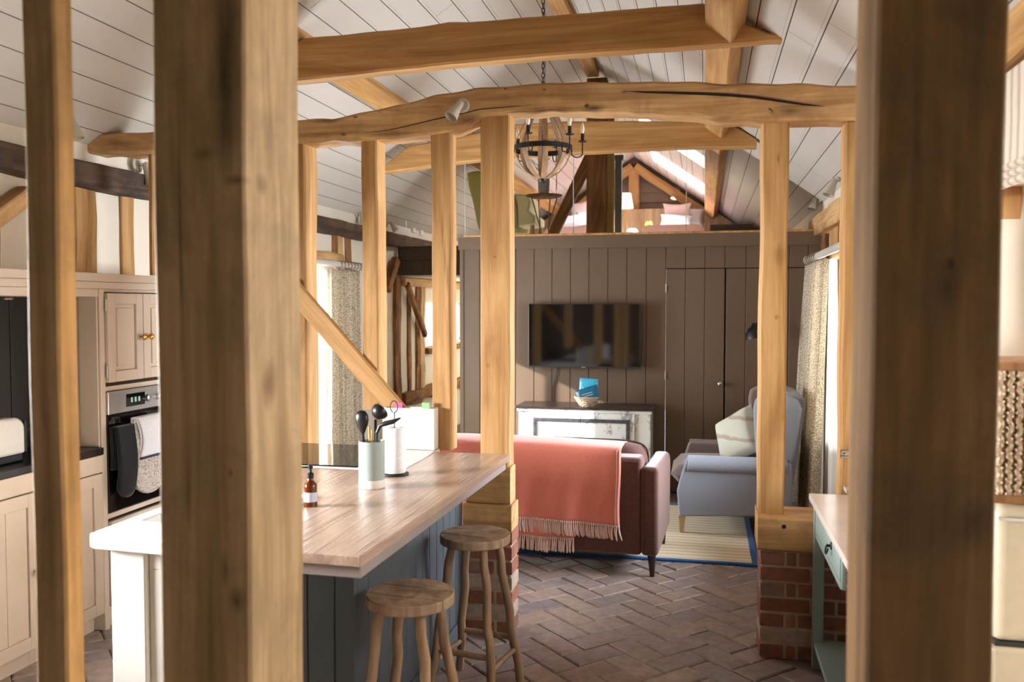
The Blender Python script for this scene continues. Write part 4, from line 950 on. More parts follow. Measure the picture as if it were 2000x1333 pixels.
# utensil pot
c = P(718, 957, Z=ZT); c = Vector((c.x, c.y + .045, ZT)); r = .0515; h = .185
t = thing('utensil_pot', c, 'tall pale grey-green utensil pot with a white base on the breakfast bar', 'pot')
s = MB(); s.lathe([(r, .034), (r, h), (r - .004, h + .001), (r - .005, h - .002), (r - .006, .02), (0.001, .02)], c, 40); s.build('glazed_wall', 'potgreen' if 'potgreen' in M else 'offwhite', t, smooth=40)
s = MB(); s.lathe([(.001, .001), (r - .001, .001), (r + .0005, .003), (r + .0005, .034), (r - .001, .035)], c, 40); s.build('base_band', 'white', t, smooth=40)
def utensil(name, label, base, top, bowl, m='black', rs=(.005, .006)):
    t = thing(name, base, label, 'utensil'); base = Vector(base); top = Vector(top)
    s = MB(); s.tube([base, base.lerp(top, .5) + Vector((.002, 0, 0)), top], [rs[0], rs[0], rs[1]], 10); s.build('handle', m, t, smooth=50)
    s = MB(); bowl(s, top); s.build('bowl', m, t, smooth=60); return t
def spoonbowl(w, l, tilt):
    def f(s, p):
        d = Vector((math.sin(tilt), 0, math.cos(tilt))); q = Vector((0, 0, 1)).rotation_difference(d); n = 16
        prof = [(0.10, -.02), (.14, 0), (.45, .18), (.8, .38), (1, .6), (.93, .8), (.62, .95), (.05, 1)]
        vs = []; k = 24
        for r_, z_ in prof:
            for i in range(k):
                a = 2 * math.pi * i / k; v = Vector((r_ * w * math.cos(a), r_ * .016 * math.sin(a), z_ * l)); vs.append(p + q @ v)
        s.add(vs, [(i * k + j, i * k + (j + 1) % k, (i + 1) * k + (j + 1) % k, (i + 1) * k + j) for i in range(len(prof) - 1) for j in range(k)])
    return f
py = c.y
pt = lambda u, v, dy=0: P(u, v, Y=py + dy)
utensil('serving_spoon', 'black serving spoon standing at the left of the utensil pot', pt(716, 945), pt(709, 850, -.01), spoonbowl(.028, .098, R(-4)))
def ladle(s, p):
    cc = pt(743, 803, .015); rr = .035
    for k_ in (0,):
        prof = [(rr * math.sin(a), -rr * math.cos(a)) for a in [math.pi * .5 * i / 8 for i in range(9)]]
        prof = [(.0008, prof[0][1])] + prof[1:] + [(rr * .93, 0), (rr * .8, -rr * .3), (.001, -rr * .8)]
        s.lathe(prof, cc, 28, (.35, .75, .55))
utensil('soup_ladle', 'black soup ladle rising highest from the utensil pot', pt(728, 945, .01), pt(734, 820, .01), ladle)
utensil('slotted_turner', 'black flat spoon leaning right out of the utensil pot', pt(733, 945, -.01), pt(736, 846, -.015), lambda s, p: (s.tube([p, pt(742, 832, -.015), pt(752, 828, -.015), pt(768, 824, -.015), pt(782, 817, -.015)], [.006, .008, .010, .009, .003], 14)))
for i, (u0, u1, v1, lb) in enumerate(((722, 727, 840, 'thin wooden spoon handle in the middle of the utensil pot'), (726, 721, 834, 'wooden spatula handle behind the black spoon in the pot'))):
    s = MB(); s.tube([pt(u0, 945, .02), pt(u1, v1, .03)], [.004, .005], 10); s.build('wooden_spoon', 'oak_collar', label=lb, cat='utensil', smooth=50)
s = MB(); s.tube([pt(730, 945, .005), pt(731, 850, .01)], .0022, 8); s.build('metal_whisk_handle', 'steel', label='thin steel handle between the black utensils in the pot', cat='utensil', smooth=50)
# kitchen roll on its holder
c = P(763, 932, Z=ZT); c = Vector((c.x, c.y + .05, ZT)); sc_ = c.y / 3.45
t = thing('kitchen_roll_holder', c, 'dark wire kitchen roll holder with a loop top behind the utensil pot', 'holder')
s = MB(); s.lathe([(.001, .001), (.058, .001), (.06, .004), (.058, .008), (.001, .009)], c, 32); s.build('base', 'iron', t, smooth=40)
zt2 = P(757, 783, Y=c.y).z
s = MB(); lp = [c + Vector((.0, 0, .008)), Vector((c.x, c.y, zt2 - .05))]
for i in range(13): a = R(-90 + 360 * i / 12 * .95); lp.append(Vector((c.x - .002 + .017 * math.cos(a), c.y, zt2 - .025 + .025 * math.sin(a))))
s.tube(lp, .0022, 8); s.build('stem', 'iron', t, smooth=50)
s = MB(); zr0 = ZT + .011; zr1 = P(763, 835, Y=c.y).z
s.lathe([(.02, 0), (.046, 0), (.048, .003), (.048, zr1 - zr0 - .003), (.046, zr1 - zr0), (.02, zr1 - zr0), (.02, .001)], (c.x, c.y, zr0), 40)
s.build('kitchen_roll', 'whitelinen', label='white kitchen roll on its wire holder beside the utensil pot', cat='kitchen roll', smooth=40)
# amber soap bottle
c = P(599, 992, Z=ZT); c = Vector((c.x + .004, c.y + .025, ZT)); r = .0235
M['amber'] = plain('amber_glass', (112, 50, 14), .08)
M['amber'].node_tree.nodes['Principled BSDF'].inputs['Transmission Weight'].default_value = 0.35
M['paperlabel'] = plain('pale_blue_label', (206, 216, 232), .7)
t = thing('soap_bottle', c, 'small amber glass bottle with a pale label and black pump on the bar', 'bottle')
s = MB(); s.lathe([(.001, 0), (r, .001), (r, .07), (r * .9, .082), (r * .5, .092), (r * .45, .102), (.001, .102)], c, 32); s.build('glass_body', 'amber', t, smooth=40)
s = MB(); s.lathe([(r + .0006, .018), (r + .0006, .052), (r + .0002, .0522)], c, 32); s.build('label', 'paperlabel', t, smooth=40)
s = MB(); s.lathe([(.011, .1), (.012, .104), (.012, .118), (.006, .122), (.005, .132), (.009, .136), (.009, .15), (.001, .151)], c, 24)
s.tube([c + Vector((0, 0, .14)), c + Vector((-.03, -.01, .141)), c + Vector((-.036, -.012, .134))], .0035, 8); s.build('pump', 'black', t, smooth=40)

# ------------------------------------------------------------------ stools
def stool_proto():
    t = thing('bar_stool', (0, 0, 0), '', 'stool', 'weathered wooden bar stools')
    s = MB(); r = .148; n = 3; zt_, th = .66, .036; w = 2 * r / n; rnd = random.Random(5); r -= .0
    for i in range(n):
        xa, xb2 = -r + i * w + .0012, -r + (i + 1) * w - .0012; dz = rnd.uniform(-.0015, .0015); pts = []
        for k in range(9): x = xa + (xb2 - xa) * k / 8; pts.append((-math.sqrt(max(0, r * r - x * x)), x))
        for k in range(9): x = xb2 - (xb2 - xa) * k / 8; pts.append((math.sqrt(max(0, r * r - x * x)) + .0005, x))
        s.prism(pts, zt_ - th + dz, zt_ + dz, 'Z')
    s.build('seat', 'stool', t, bevel=.005, seg=2, smooth=35)
    legs = []
    for k in range(4):
        a = R(45 + 90 * k); top = Vector((.10 * math.cos(a), .10 * math.sin(a), .63)); bot = Vector((.205 * math.cos(a), .205 * math.sin(a), 0)); legs.append((top, bot))
        s = MB(); q = [top.lerp(bot, i / 8) + Vector((.004 * math.sin(i * 2.1 + k), .004 * math.cos(i * 1.7 + k), 0)) * (1 if 0 < i < 8 else 0) for i in range(9)]
        s.tube(q, [.016, .0175, .018, .0175, .0185, .018, .019, .018, .0185], 14); s.build('leg', 'stoolleg', t, smooth=60)
    for k in range(4):
        f = (.70, .78)[k % 2]; a = legs[k][0].lerp(legs[k][1], f); b = legs[(k + 1) % 4][0].lerp(legs[(k + 1) % 4][1], f)
        s = MB(); s.tube([a, a.lerp(b, .5) + Vector((0, 0, .003)), b], [.011, .013, .011], 12); s.build('stretcher', 'stoolleg', t, smooth=60)
    return t
st = stool_proto()
c = P(801, 1160, Z=.655); st.location = (c.x, c.y, 0); st.rotation_euler.z = R(-6); st['label'] = 'weathered round bar stool nearer the camera, tucked by the blue-grey bar'
s2 = copy_tree(st); c = P(928, 1045, Z=.655); s2.location = (c.x, c.y, 0); s2.rotation_euler.z = R(-10); s2['label'] = 'farther weathered bar stool, in front of the small brick pier'
# ------------------------------------------------------------------ lounge
# rug
a = P(1478, 1105, Z=0.01)
s = MB(); s.box(-2.3, a.x, 5.55, 7.08, 0.002, .010); rg = s.build('rug', 'rug', label='cream striped rug with a blue woven border under the armchair', cat='rug')
s = MB()
for (x0, x1, y0, y1) in ((-2.33, a.x + .015, 5.52, 5.56), (-2.33, a.x + .015, 7.07, 7.11), (-2.33, -2.29, 5.56, 7.07), (a.x - .025, a.x + .015, 5.56, 7.07)): s.box(x0, x1, y0, y1, .001, .014)
s.build('border', 'rugblue', rg, bevel=.003)

# sofa, built square then turned a little
SO = thing('sofa', (-1.2, 5.6, 0), 'rust brown velvet sofa with its back to the camera and a coral throw over it', 'sofa')
W2, YS = .95, -.42       # half width, back plane relative to the origin
def so(name, s, m='sofa', **k): 
    s.v = [v + Vector((-1.2, 5.6, 0)) for v in s.v]; return s.build(name, m, SO, **k)
s = MB(); s.box(-W2 + .1, W2 - .1, YS, YS + .17, .13, .715); so('backrest', s, bevel=.025, seg=3, smooth=40)
s = MB(); s.box(-W2 + .1, W2 - .1, YS + .16, YS + .86, .13, .30); so('base', s, bevel=.02, seg=2, smooth=40)
for sg in (-1, 1):
    s = MB(); x0, x1 = sorted((sg * W2, sg * (W2 - .105)))
    pts = [(YS - .005, .13), (YS - .005, .665), (YS + .55, .64)] + [(YS + .72 + .11 * math.sin(a_), .53 + .11 * math.cos(a_)) for a_ in [R(15 + 75 * i / 5) for i in range(6)]] + [(YS + .80, .13)]
    s.prism(pts, x0, x1, 'X'); so('arm', s, bevel=.028, seg=4, smooth=50)
for i in range(2):
    c = (-W2 + .1 + .425 + i * .85)
    s = MB(); s.pillow((c, YS + .52, .37), (1, 0, 0), (0, 1, 0), (0, 0, 1), .42, .36, .095, .22); so('seat_cushion', s, smooth=60)
    s = MB(); s.pillow((c + .015 * i, YS + .25, .575), (1, 0, 0), (0, .12, 1), (0, -1, .12), .425, .205, .10, .32, rnd=.22)
    bc = so('back_cushion', s, smooth=60)
    s = MB(); q = []
    for t_ in range(40):
        a_ = 2 * math.pi * t_ / 40; ex = lambda v_: math.copysign(abs(v_) ** .32, v_)
        q.append(Vector((c + .015 * i, YS + .25, .575)) + Vector((1, 0, 0)) * .422 * ex(math.cos(a_)) + Vector((0, .12, 1)).normalized() * .203 * ex(math.sin(a_)) + Vector((-1.2 + 1.2, 0, 0)))
    q.append(q[0]); s.tube(q, .006, 6, False); s.v = [v + Vector((-1.2, 5.6, 0)) for v in s.v]; s.build('piping', 'sofadark', bc, smooth=60)
for sx in (-1, 1):
    for yy in (YS + .05, YS + .75):
        s = MB(); s.tube([(sx * (W2 - .045), yy, .135), (sx * (W2 - .04), yy - .005, 0 if yy < 0 else .012)], [.026, .014], 16); so('leg', s, 'darkleg', smooth=50)
SO.rotation_euler.z = R(-2.6)
k = P(1274, 1126, Z=0); d = Matrix.Rotation(R(-2.6), 3, 'Z') @ Vector((W2 - .04, YS + .05, 0)); SO.location = (k.x - d.x, k.y - d.y, 0)
SOM = Matrix.Translation(SO.location) @ Matrix.Rotation(R(-2.6), 4, 'Z')
# throw over the back
T = thing('throw_blanket', SO.location, 'coral throw with knotted pale fringe draped over the sofa back', 'blanket'); ORG[T.name] = Vector((0, 0, 0)); T.rotation_euler.z = R(-2.6)
inv = SOM.inverted()
xr_ = (inv @ P(1214, 1000, Y=5.18)).x; xl_ = -.62
def throw_layer(x0, x1, zlow, off, seed, fw=1.0):
    s = MB()
    path = [(.36, .70), (.30, .765), (.20, .785), (.08, .78), (.0, .77), (-.01, .745)]  # y from back plane, z
    full = [(YS + a_, b_) for a_, b_ in path] + [(YS - .015, z_) for z_ in [.73 - (.73 - zlow) * i / 12 for i in range(13)]]
    full = [(y_ - off, z_ + off * .3) for y_, z_ in full]; n = len(full) - 1
    def fn(u, v):
        i = min(n - 1, int(v * n)); t = v * n - i; y_ = full[i][0] * (1 - t) + full[i + 1][0] * t; z_ = full[i][1] * (1 - t) + full[i + 1][1] * t
        x = x0 + (x1 - x0) * u; k_ = max(0, v - .3)
        return Vector((x + .012 * k_ * math.sin(v * 6), y_ - .012 * k_ * (math.sin(x * 19 + seed) + .6 * math.sin(x * 41 + v * 4)), z_ + .006 * math.sin(x * 5 + seed)))
    s.grid(fn, 60, 34); return s, fn
s, fn = throw_layer(xl_, xr_, .315, .01, 1); s.build('cloth', 'throw', T, smooth=60, solid=.006)
s2_, fn2 = throw_layer(xl_, xr_ - .28, .215, .0, 3); s2_.build('under_layer', 'throw', T, smooth=60, solid=.005)
def fringes(fn, x0, x1, L, seed, slant=.0):
    s = MB(); rnd = random.Random(seed); n = int((x1 - x0) / .0125)
    for i in range(n):
        p = fn((i + .5) / n, 1.0); sw = rnd.uniform(-.006, .006)
        s.tube([p + Vector((0, 0, .004)), p + Vector((0, -.003, -.008))], [.0045, .0065], 6)
        for j in range(3):
            e = rnd.uniform(-.007, .007); s.tube([p + Vector((0, -.003, -.008)), p + Vector((sw * .5 + e * .6, -.004 + e * .2, -L * .5)), p + Vector((sw + e + slant, -.003, -L * rnd.uniform(.9, 1.08)))], [.0045, .0042, .003], 5)
    return s
fringes(fn, xl_, xr_, .085, 2, .008).build('fringe', 'fringe', T, smooth=60)
fringes(fn2, xl_, xr_ - .28, .085, 5).build('fringe', 'fringe', T, smooth=60)
s = MB()
for u_ in (.982, .994): s.tube([fn(u_, v / 20) + Vector((0, -.006, .001)) for v in range(4, 21)], .0022, 5)
s.build('selvedge', 'fringe', T, smooth=60)

# armchair
ya, yb2 = 6.18, 6.95
t = thing('wing_armchair', (.27, 6.56, 0), 'blue-grey wool wing armchair facing left, behind the right-hand oak post', 'armchair')
def pq(pts, Y): return [(P(u, v, Y=Y).x, P(u, v, Y=Y).z) for u, v in pts]
side = pq([(1326, 1010), (1322, 960), (1330, 930), (1340, 900), (1344, 893), (1470, 897), (1546, 905), (1549, 960), (1545, 1010)], ya)
s = MB(); s.prism(side, ya, ya + .09, 'Y'); s.build('side_panel', 'chair', t, bevel=.015, seg=3, smooth=40)
far = [(x, z) for x, z in side]
s = MB(); s.prism(far, yb2 - .09, yb2, 'Y'); s.build('side_panel', 'chair_shade', t, bevel=.015, seg=3, smooth=40)
xf, xk = side[4][0], side[6][0] - .03
for y_ in (ya + .02, yb2 - .02):
    s = MB(); n = 14; pr = [(xf - .004, .05), (xf, .056), (xf + .2, .056), (xk - .2, .055), (xk, .05)]
    c_ = .515; s.tube([(x, y_ - (.014 if y_ < 6.5 else 0), c_) for x, r_ in pr], [r_ for x, r_ in pr], 24); s.build('arm_roll', 'chair' if y_ < 6.5 else 'chair_shade', t, smooth=50)
s = MB(); s.box(xf + .03, xk, ya + .08, yb2 - .08, .13, .36); s.build('seat_base', 'chair_shade', t, bevel=.01)
s = MB(); s.pillow((.175, 6.565, .41), (1, 0, 0), (0, 1, 0), (0, 0, 1), .40, .31, .085, .22); s.build('seat_cushion', 'chair_shade', t, smooth=60)
# reclined back with wings
def backpt(h): return (.50 + .18 * (h - .35) / .65, h)
s = MB(); s.prism([(.44, .34), (.50, .98), (.56, 1.02), (.68, .99), (.69, .93), (.58, .15), (.50, .13)], ya + .06, yb2 - .06, 'Y'); s.build('backrest', 'chair', t, bevel=.03, seg=4, smooth=50)
for (y_, y2) in ((ya + .0, ya + .07), (yb2 - .07, yb2)):
    w_ = pq([(1478, 895), (1474, 850), (1472, 800), (1476, 780), (1500, 771), (1545, 776), (1560, 784), (1568, 800), (1560, 850), (1548, 905)], ya)
    s = MB(); s.prism(w_, y_, y2, 'Y'); s.build('wing', 'chair' if y_ < 6.5 else 'chair_shade', t, bevel=.022, seg=4, smooth=50)
for (x_, y_) in ((P(1332, 1011, Y=ya + .02).x, ya + .05), (P(1332, 1011, Y=ya + .02).x, yb2 - .05), (.55, ya + .05), (.55, yb2 - .05)):
    s = MB(); s.hexa([(x_ - .016, y_ - .016, 0.011), (x_ + .016, y_ - .016, 0.011), (x_ + .016, y_ + .016, 0.011), (x_ - .016, y_ + .016, 0.011)], [(x_ - .026, y_ - .026, .135), (x_ + .026, y_ - .026, .135), (x_ + .026, y_ + .026, .135), (x_ - .026, y_ + .026, .135)])
    s.build('leg', 'paleleg', t, bevel=.003)
c = P(1438, 850, Y=6.55)
s = MB(); az = Vector((-.72, -.62, .32)).normalized(); ay = Vector((-.25, -.1, 1)); ay = (ay - az * ay.dot(az)).normalized(); ax = ay.cross(az); q = R(27)
ax, ay = ax * math.cos(q) + ay * math.sin(q), ay * math.cos(q) - ax * math.sin(q)
s.pillow(c + Vector((.01, 0, -.015)), ax, ay, az, .18, .19, .075, .4, n=18, pinch=.06)
s.build('scatter_cushion', 'pillowstripe', label='pale striped linen cushion leaning on the armchair back', cat='cushion', smooth=60, origin=c)
c = P(1470, 885, Y=6.6); s = MB(); s.pillow(c, (0.2, 1, 0), (-.5, 0, .8), (-.8, 0, -.5), .16, .1, .05, .4, pinch=.05)
s.build('scatter_cushion', 'chair_shade', label='small mauve cushion low beside the striped cushion', cat='cushion', smooth=60, origin=c)
# floor lamp
lp_ = P(1520, 640, Y=7.15)
t = thing('floor_lamp', (lp_.x, 7.15, 0), 'floor lamp with a small black dome shade showing left of the oak post', 'lamp')
s = MB(); s.lathe([(.001, .001), (.13, .001), (.13, .012), (.02, .02), (.009, .03)], (lp_.x, 7.15, 0), 32); s.build('base', 'iron', t, smooth=40)
hd = P(1477, 655, Y=7.15)
s = MB(); s.tube([(lp_.x, 7.15, .02), (lp_.x, 7.15, 1.44), (lp_.x - .02, 7.15, 1.52), (lp_.x - .1, 7.15, 1.535), (hd.x, 7.15, hd.z + .085)], .008, 10); s.build('pole', 'iron', t, smooth=50)
s = MB(); s.lathe([(.085, -.02), (.088, -.018), (.075, .03), (.05, .062), (.02, .08), (.012, .1), (.001, .1)], hd, 32, (-.25, 0, 1)); s.build('lamp_shade', 'black', t, smooth=50)

# sideboard
xa_, xb_2 = P(1013, 810, Y=7.16).x, P(1271, 810, Y=7.16).x; yf = 7.16; ztp = .772
t = thing('sideboard', ((xa_ + xb_2) / 2, 7.28, 0), 'distressed white painted sideboard with a dark top below the television', 'sideboard')
s = MB(); s.box(xa_, xb_2, yf, 7.52, .05, ztp - .02); s.box(xa_ - .01, xb_2 + .01, yf - .012, 7.52, 0, .07); s.box(xa_ - .012, xb_2 + .012, yf - .014, 7.53, ztp - .045, ztp - .018)
s.build('carcass', 'distress', t, bevel=.004)
s = MB(); s.box(xa_ - .025, xb_2 + .025, yf - .03, 7.535, ztp - .018, ztp); s.build('top', 'sidetop', t, bevel=.004)
xm = P(1135, 840, Y=yf).x; xd0, xd1 = P(1032, 840, Y=yf).x, P(1240, 840, Y=yf).x; m0, m1 = P(1042, 840, Y=yf).x, P(1230, 840, Y=yf).x; zdoor = P(1135, 807, Y=yf).z; zm = P(1135, 818, Y=yf).z
for (a_, b_, c_, d_) in ((xd0, xm, m0, xm), (xm, xd1, xm, m1)):
    s = MB(); s.box(a_ + .002, b_ - .002, yf - .014, yf - .0005, .09, zdoor); dr = s.build('door', 'distress', t, bevel=.002, seg=1)
    s = MB(); w_ = .03; l = c_ if c_ != xm else None
    s.box(c_, d_, yf - .026, yf - .013, zm - w_, zm); s.box(c_, d_, yf - .026, yf - .013, .13, .13 + w_)
    if c_ == xm: s.box(d_ - w_, d_, yf - .026, yf - .013, .13 + w_, zm - w_)
    else: s.box(c_, c_ + w_, yf - .026, yf - .013, .13 + w_, zm - w_)
    s.build('dark_moulding', 'moulding', dr, bevel=.006, seg=3)
# basket with bags
c = P(1147, 790, Y=7.26); c.z = ztp
t = thing('wicker_basket', c, 'small round wicker basket holding two blue packets on the sideboard', 'basket')
s = MB()
for k in range(9):
    z_ = .004 + k * .0085; r_ = .055 + .05 * (k / 8) ** .8; n = 48
    s.tube([c + Vector((r_ * math.cos(2 * math.pi * i / n), r_ * math.sin(2 * math.pi * i / n), z_ + .003 * math.sin(i * math.pi / 2 + k * math.pi))) for i in range(n + 1)], .0048, 6, False)
for i in range(24): a_ = 2 * math.pi * i / 24; s.tube([c + Vector((.052 * math.cos(a_), .052 * math.sin(a_), .002)), c + Vector((.104 * math.cos(a_), .104 * math.sin(a_), .076))], .003, 5)
s.lathe([(.001, 0), (.053, 0), (.053, .004), (.001, .004)], c, 24); s.build('weave', 'wicker', t, smooth=60)
s = MB(); s.tube([c + Vector((.105 * math.cos(2 * math.pi * i / 48), .105 * math.sin(2 * math.pi * i / 48), .078)) for i in range(49)], .007, 8, False); s.build('rim', 'wicker', t, smooth=60)
def packet(u0, u1, v0, v1, rot, m, label, dy, lean):
    cc = P((u0 + u1) / 2, (v0 + v1) / 2, Y=c.y + dy); w_ = (P(u1, v0, Y=c.y).x - P(u0, v0, Y=c.y).x) / 2; h_ = (P(u0, v0, Y=c.y).z - P(u0, v1, Y=c.y).z) / 2
    s = MB(); ax = Vector((math.cos(rot), 0, math.sin(rot))); ay = Vector((-math.sin(rot), lean, math.cos(rot))).normalized(); az = ax.cross(ay)
    s.pillow(cc, ax, ay, az, w_, h_, .016, .5, n=10); o = s.build('packet', m, label=label, cat='packet', smooth=60, origin=cc)
    return o, cc, ax, ay, az, w_, h_
o, cc, ax, ay, az, w_, h_ = packet(1131, 1167, 740, 784, R(-3), 'bagblue', 'sky blue packet with a cream wave standing in the wicker basket', .015, .15)
s = MB(); q = [cc + ax * (w_ * (-.8 + 1.6 * i / 8)) + ay * (h_ * (.0 + .18 * math.sin(i * .9))) - az * -.0165 for i in range(9)]
def blob(pts2, m, nm, o, k_=-.0175):
    s = MB(); s.quad(*[cc + ax * (w_ * a_) + ay * (h_ * b_) + az * k_ for a_, b_ in pts2]); ob = s.build(nm, m, o); return ob
sgn = -1 if az.y > 0 else 1
blob([(-.75, -.5), (.2, -.5), (.45, -.1), (.1, .12), (-.3, .05), (-.6, .2)], 'cream', 'printed_wave', o, .0185 * sgn)
o2, cc, ax, ay, az, w_, h_ = packet(1126, 1170, 757, 783, R(18), 'bagteal', 'dark teal packet lying across the front of the wicker basket', -.03, .25)
sgn = -1 if az.y > 0 else 1
for j in range(2): blob([(-.5, .05 - j * .35), (.45, .05 - j * .35), (.45, .0 - j * .35), (-.5, .0 - j * .35)], 'cream', 'printed_line', o2, .0185 * sgn)
# television
t = thing('television', (P(1141, 660, Y=7.5).x, 7.5, P(1141, 720, Y=7.5).z), 'large black flat television on the taupe panelled wall', 'television')
yt = 7.46; a = P(1032, 593, Y=yt); b = P(1250, 721, Y=yt)
s = MB(); s.box(a.x, b.x, yt, yt + .045, b.z, a.z); s.box(a.x + .2, b.x - .2, yt + .045, YF - .001, b.z + .1, a.z - .15); s.build('casing', 'tvframe', t, bevel=.003)
s = MB(); s.box(a.x + .008, b.x - .008, yt - .002, yt, b.z + .016, a.z - .008); s.build('screen', 'screen', t)
xm_ = (a.x + b.x) / 2; s = MB(); s.box(xm_ - .018, xm_ + .018, yt - .004, yt - .001, b.z + .003, b.z + .010); s.build('badge', 'steel', t)
q = [P(1090, 718, Y=YF - .012), P(1085, 738, Y=YF - .012), P(1079, 756, Y=YF - .012), P(1078, 775, Y=YF - .012), P(1079, 795, Y=YF - .012)]
s = MB(); s.tube(q, .004, 8); s.build('television_cable', 'cable', label='dark cable hanging from the television to the sideboard', cat='cable', smooth=50)

# ------------------------------------------------------------------ chandelier
C = Vector((-1.088, 5.9, 2.69))
t = thing('globe_chandelier', C, 'globe chandelier of wooden staves with a black ring and candle bulbs', 'chandelier')
s = MB()
for (ra, rb, z0, z1) in ((.196, .201, -.018, .016),): s.lathe([(ra, z0), (rb, z0), (rb, z1), (ra, z1), (ra, z0)], C, 64)
s.build('ring', 'iron', t, smooth=30)
prof = [(.02, -.205), (.055, -.195), (.112, -.16), (.158, -.105), (.184, -.045), (.19, .0), (.182, .05), (.155, .11), (.12, .18), (.085, .26), (.06, .34)]
for k in range(8):
    a_ = 2 * math.pi * (k + .35) / 8; er = Vector((math.cos(a_), math.sin(a_), 0)); et = Vector((-math.sin(a_), math.cos(a_), 0))
    s = MB(); vs = []
    for i, (r_, z_) in enumerate(prof):
        n_ = Vector((prof[min(i + 1, 10)][0] - prof[max(i - 1, 0)][0], prof[min(i + 1, 10)][1] - prof[max(i - 1, 0)][1])).normalized()
        nrm = er * n_.y - Vector((0, 0, 1)) * n_.x; hw = .018 if i > 0 else .010
        p = C + er * r_ + Vector((0, 0, z_)); vs += [p - et * hw + nrm * .003, p + et * hw + nrm * .003, p + et * hw - nrm * .003, p - et * hw - nrm * .003]
    fs = [(i * 4 + j, i * 4 + (j + 1) % 4, (i + 1) * 4 + (j + 1) % 4, (i + 1) * 4 + j) for i in range(10) for j in range(4)] + [(3, 2, 1, 0), (40, 41, 42, 43)]
    s.add(vs, fs); s.build('stave', 'stave', t, smooth=30)
s = MB(); s.lathe([(.001, -.235), (.012, -.232), (.02, -.222), (.028, -.21), (.028, -.198), (.012, -.19), (.001, -.19)], C, 24); s.build('finial', 'iron', t, smooth=40)
s = MB(); s.lathe([(.001, .33), (.066, .33), (.066, .36), (.02, .37), (.012, .39), (.001, .39)], C, 32); s.tube([C + Vector((0, 0, -.2)), C + Vector((0, 0, .34))], .006, 8); s.build('hub', 'iron', t, smooth=40)
for k in range(6):
    a_ = R(20 + 60 * k); er = Vector((math.cos(a_), math.sin(a_), 0))
    s = MB(); q = [C + er * .2 + Vector((0, 0, 0))] + [C + er * (.2 + .038 - .038 * math.cos(b_)) + Vector((0, 0, -.03 - .025 * math.sin(b_))) for b_ in [math.pi * i / 8 for i in range(9)]] + [C + er * .276 + Vector((0, 0, .015)), C + er * .276 + Vector((0, 0, .05))]
    s.tube(q, .0042, 8); arm = s.build('candle_arm', 'iron', t, smooth=50)
    cc = C + er * .276 + Vector((0, 0, .05)); s = MB(); s.lathe([(.001, 0), (.026, .002), (.03, .008), (.012, .008), (.012, .055), (.009, .058), (.001, .058)], cc, 20); s.build('candle_cup', 'iron', arm, smooth=40)
    s = MB(); s.lathe([(.006, .058), (.011, .07), (.0145, .085), (.012, .105), (.006, .125), (.0008, .138)], cc, 16); s.build('candle_bulb', 'bulbfrost', arm, smooth=50)
zc = roofz(-1.088) - .16; s = MB(); z_ = C.z + .385; i = 0
while z_ < zc:
    n = 14; cc = Vector((C.x, C.y, z_ + .017)); q = []
    for j in range(n + 1):
        b_ = 2 * math.pi * j / n; h_ = .009 * math.cos(b_); v_ = .02 * math.sin(b_); q.append(cc + (Vector((h_, 0, v_)) if i % 2 else Vector((0, h_, v_))))
    s.tube(q, .0028, 6, False); z_ += .031; i += 1
s.build('chain', 'iron', t, smooth=60)
s = MB(); s.tube([C + Vector((.012, 0, .38)), C + Vector((.016, 0, .7)), Vector((C.x + .01, C.y, zc))], .0022, 6); s.build('flex', 'cable', t, smooth=60)

# ------------------------------------------------------------------ adjustable spotlights
def spotlight(base, normal, aim, label, m='spot', glow=False, sc=1.0):
    base = Vector(base); n = Vector(normal).normalized(); aim = Vector(aim).normalized()
    t = thing('spotlight', base, label, 'spotlight')
    s = MB(); s.lathe([(.001, .0005), (.038 * sc, .0005), (.038 * sc, .006), (.032 * sc, .012), (.03 * sc, .013), (.024 * sc, .01), (.001, .01)], base, 32, n); s.build('rose', m, t, smooth=40)
    p = base + n * .05 * sc
    s = MB(); s.tube([base + n * .01, p], .008 * sc, 10); s.lathe([(.001, -.014 * sc), (.012 * sc, -.009 * sc), (.014 * sc, 0), (.012 * sc, .009 * sc), (.001, .014 * sc)], p, 16, aim); s.build('knuckle', 'chrome', t, smooth=50)
    s = MB(); k = sc; s.lathe([(.001, -.01 * k), (.016 * k, -.008 * k), (.02 * k, .005 * k), (.022 * k, .03 * k), (.03 * k, .07 * k), (.035 * k, .095 * k), (.032 * k, .096 * k), (.026 * k, .065 * k), (.001, .06 * k)], p, 28, aim); s.build('lamp_head', m, t, smooth=40)
    if glow: s = MB(); s.lathe([(.001, .086 * k), (.03 * k, .086 * k), (.03 * k, .089 * k), (.001, .09 * k)], p, 20, aim); s.build('lamp', 'bulbglow', t, smooth=40)
    return t
b = P(904, 207, Y=Yb); spotlight((b.x, Yb - .002, b.z), (0, -1, 0), (-.42, -.55, -.9), 'cream adjustable spotlight fixed to the curved tie beam', sc=.95)
def wallspot(u, v, x, nx, aim, label, sc=1.0, z=None):
    b = P(u, v, X=x); return spotlight(b, (nx, 0, 0), aim, label, sc=sc)
wallspot(697, 418, XL - .02, 1, (.2, -.2, -1), 'wall spotlight above the left curtain, left of the crossing stud')
wallspot(755, 436, XL - .02, 1, (.5, .3, -.9), 'wall spotlight above the dark wall plate, left of the two switch plates')
wallspot(268, 322, XL - .0, 1, (.2, .2, -1), 'white spotlight over the kitchen wall plate, left of the broad post', 1.2)
wallspot(118, 232, XL + .1, 1, (.3, .1, -1), 'white spotlight high on the kitchen slope behind the thin foreground stud', 1.1)
wallspot(1603, 388, XR + .02, -1, (-.3, -.25, -1), 'wall spotlight over the right wall plate nearest the loft front', 1.0)
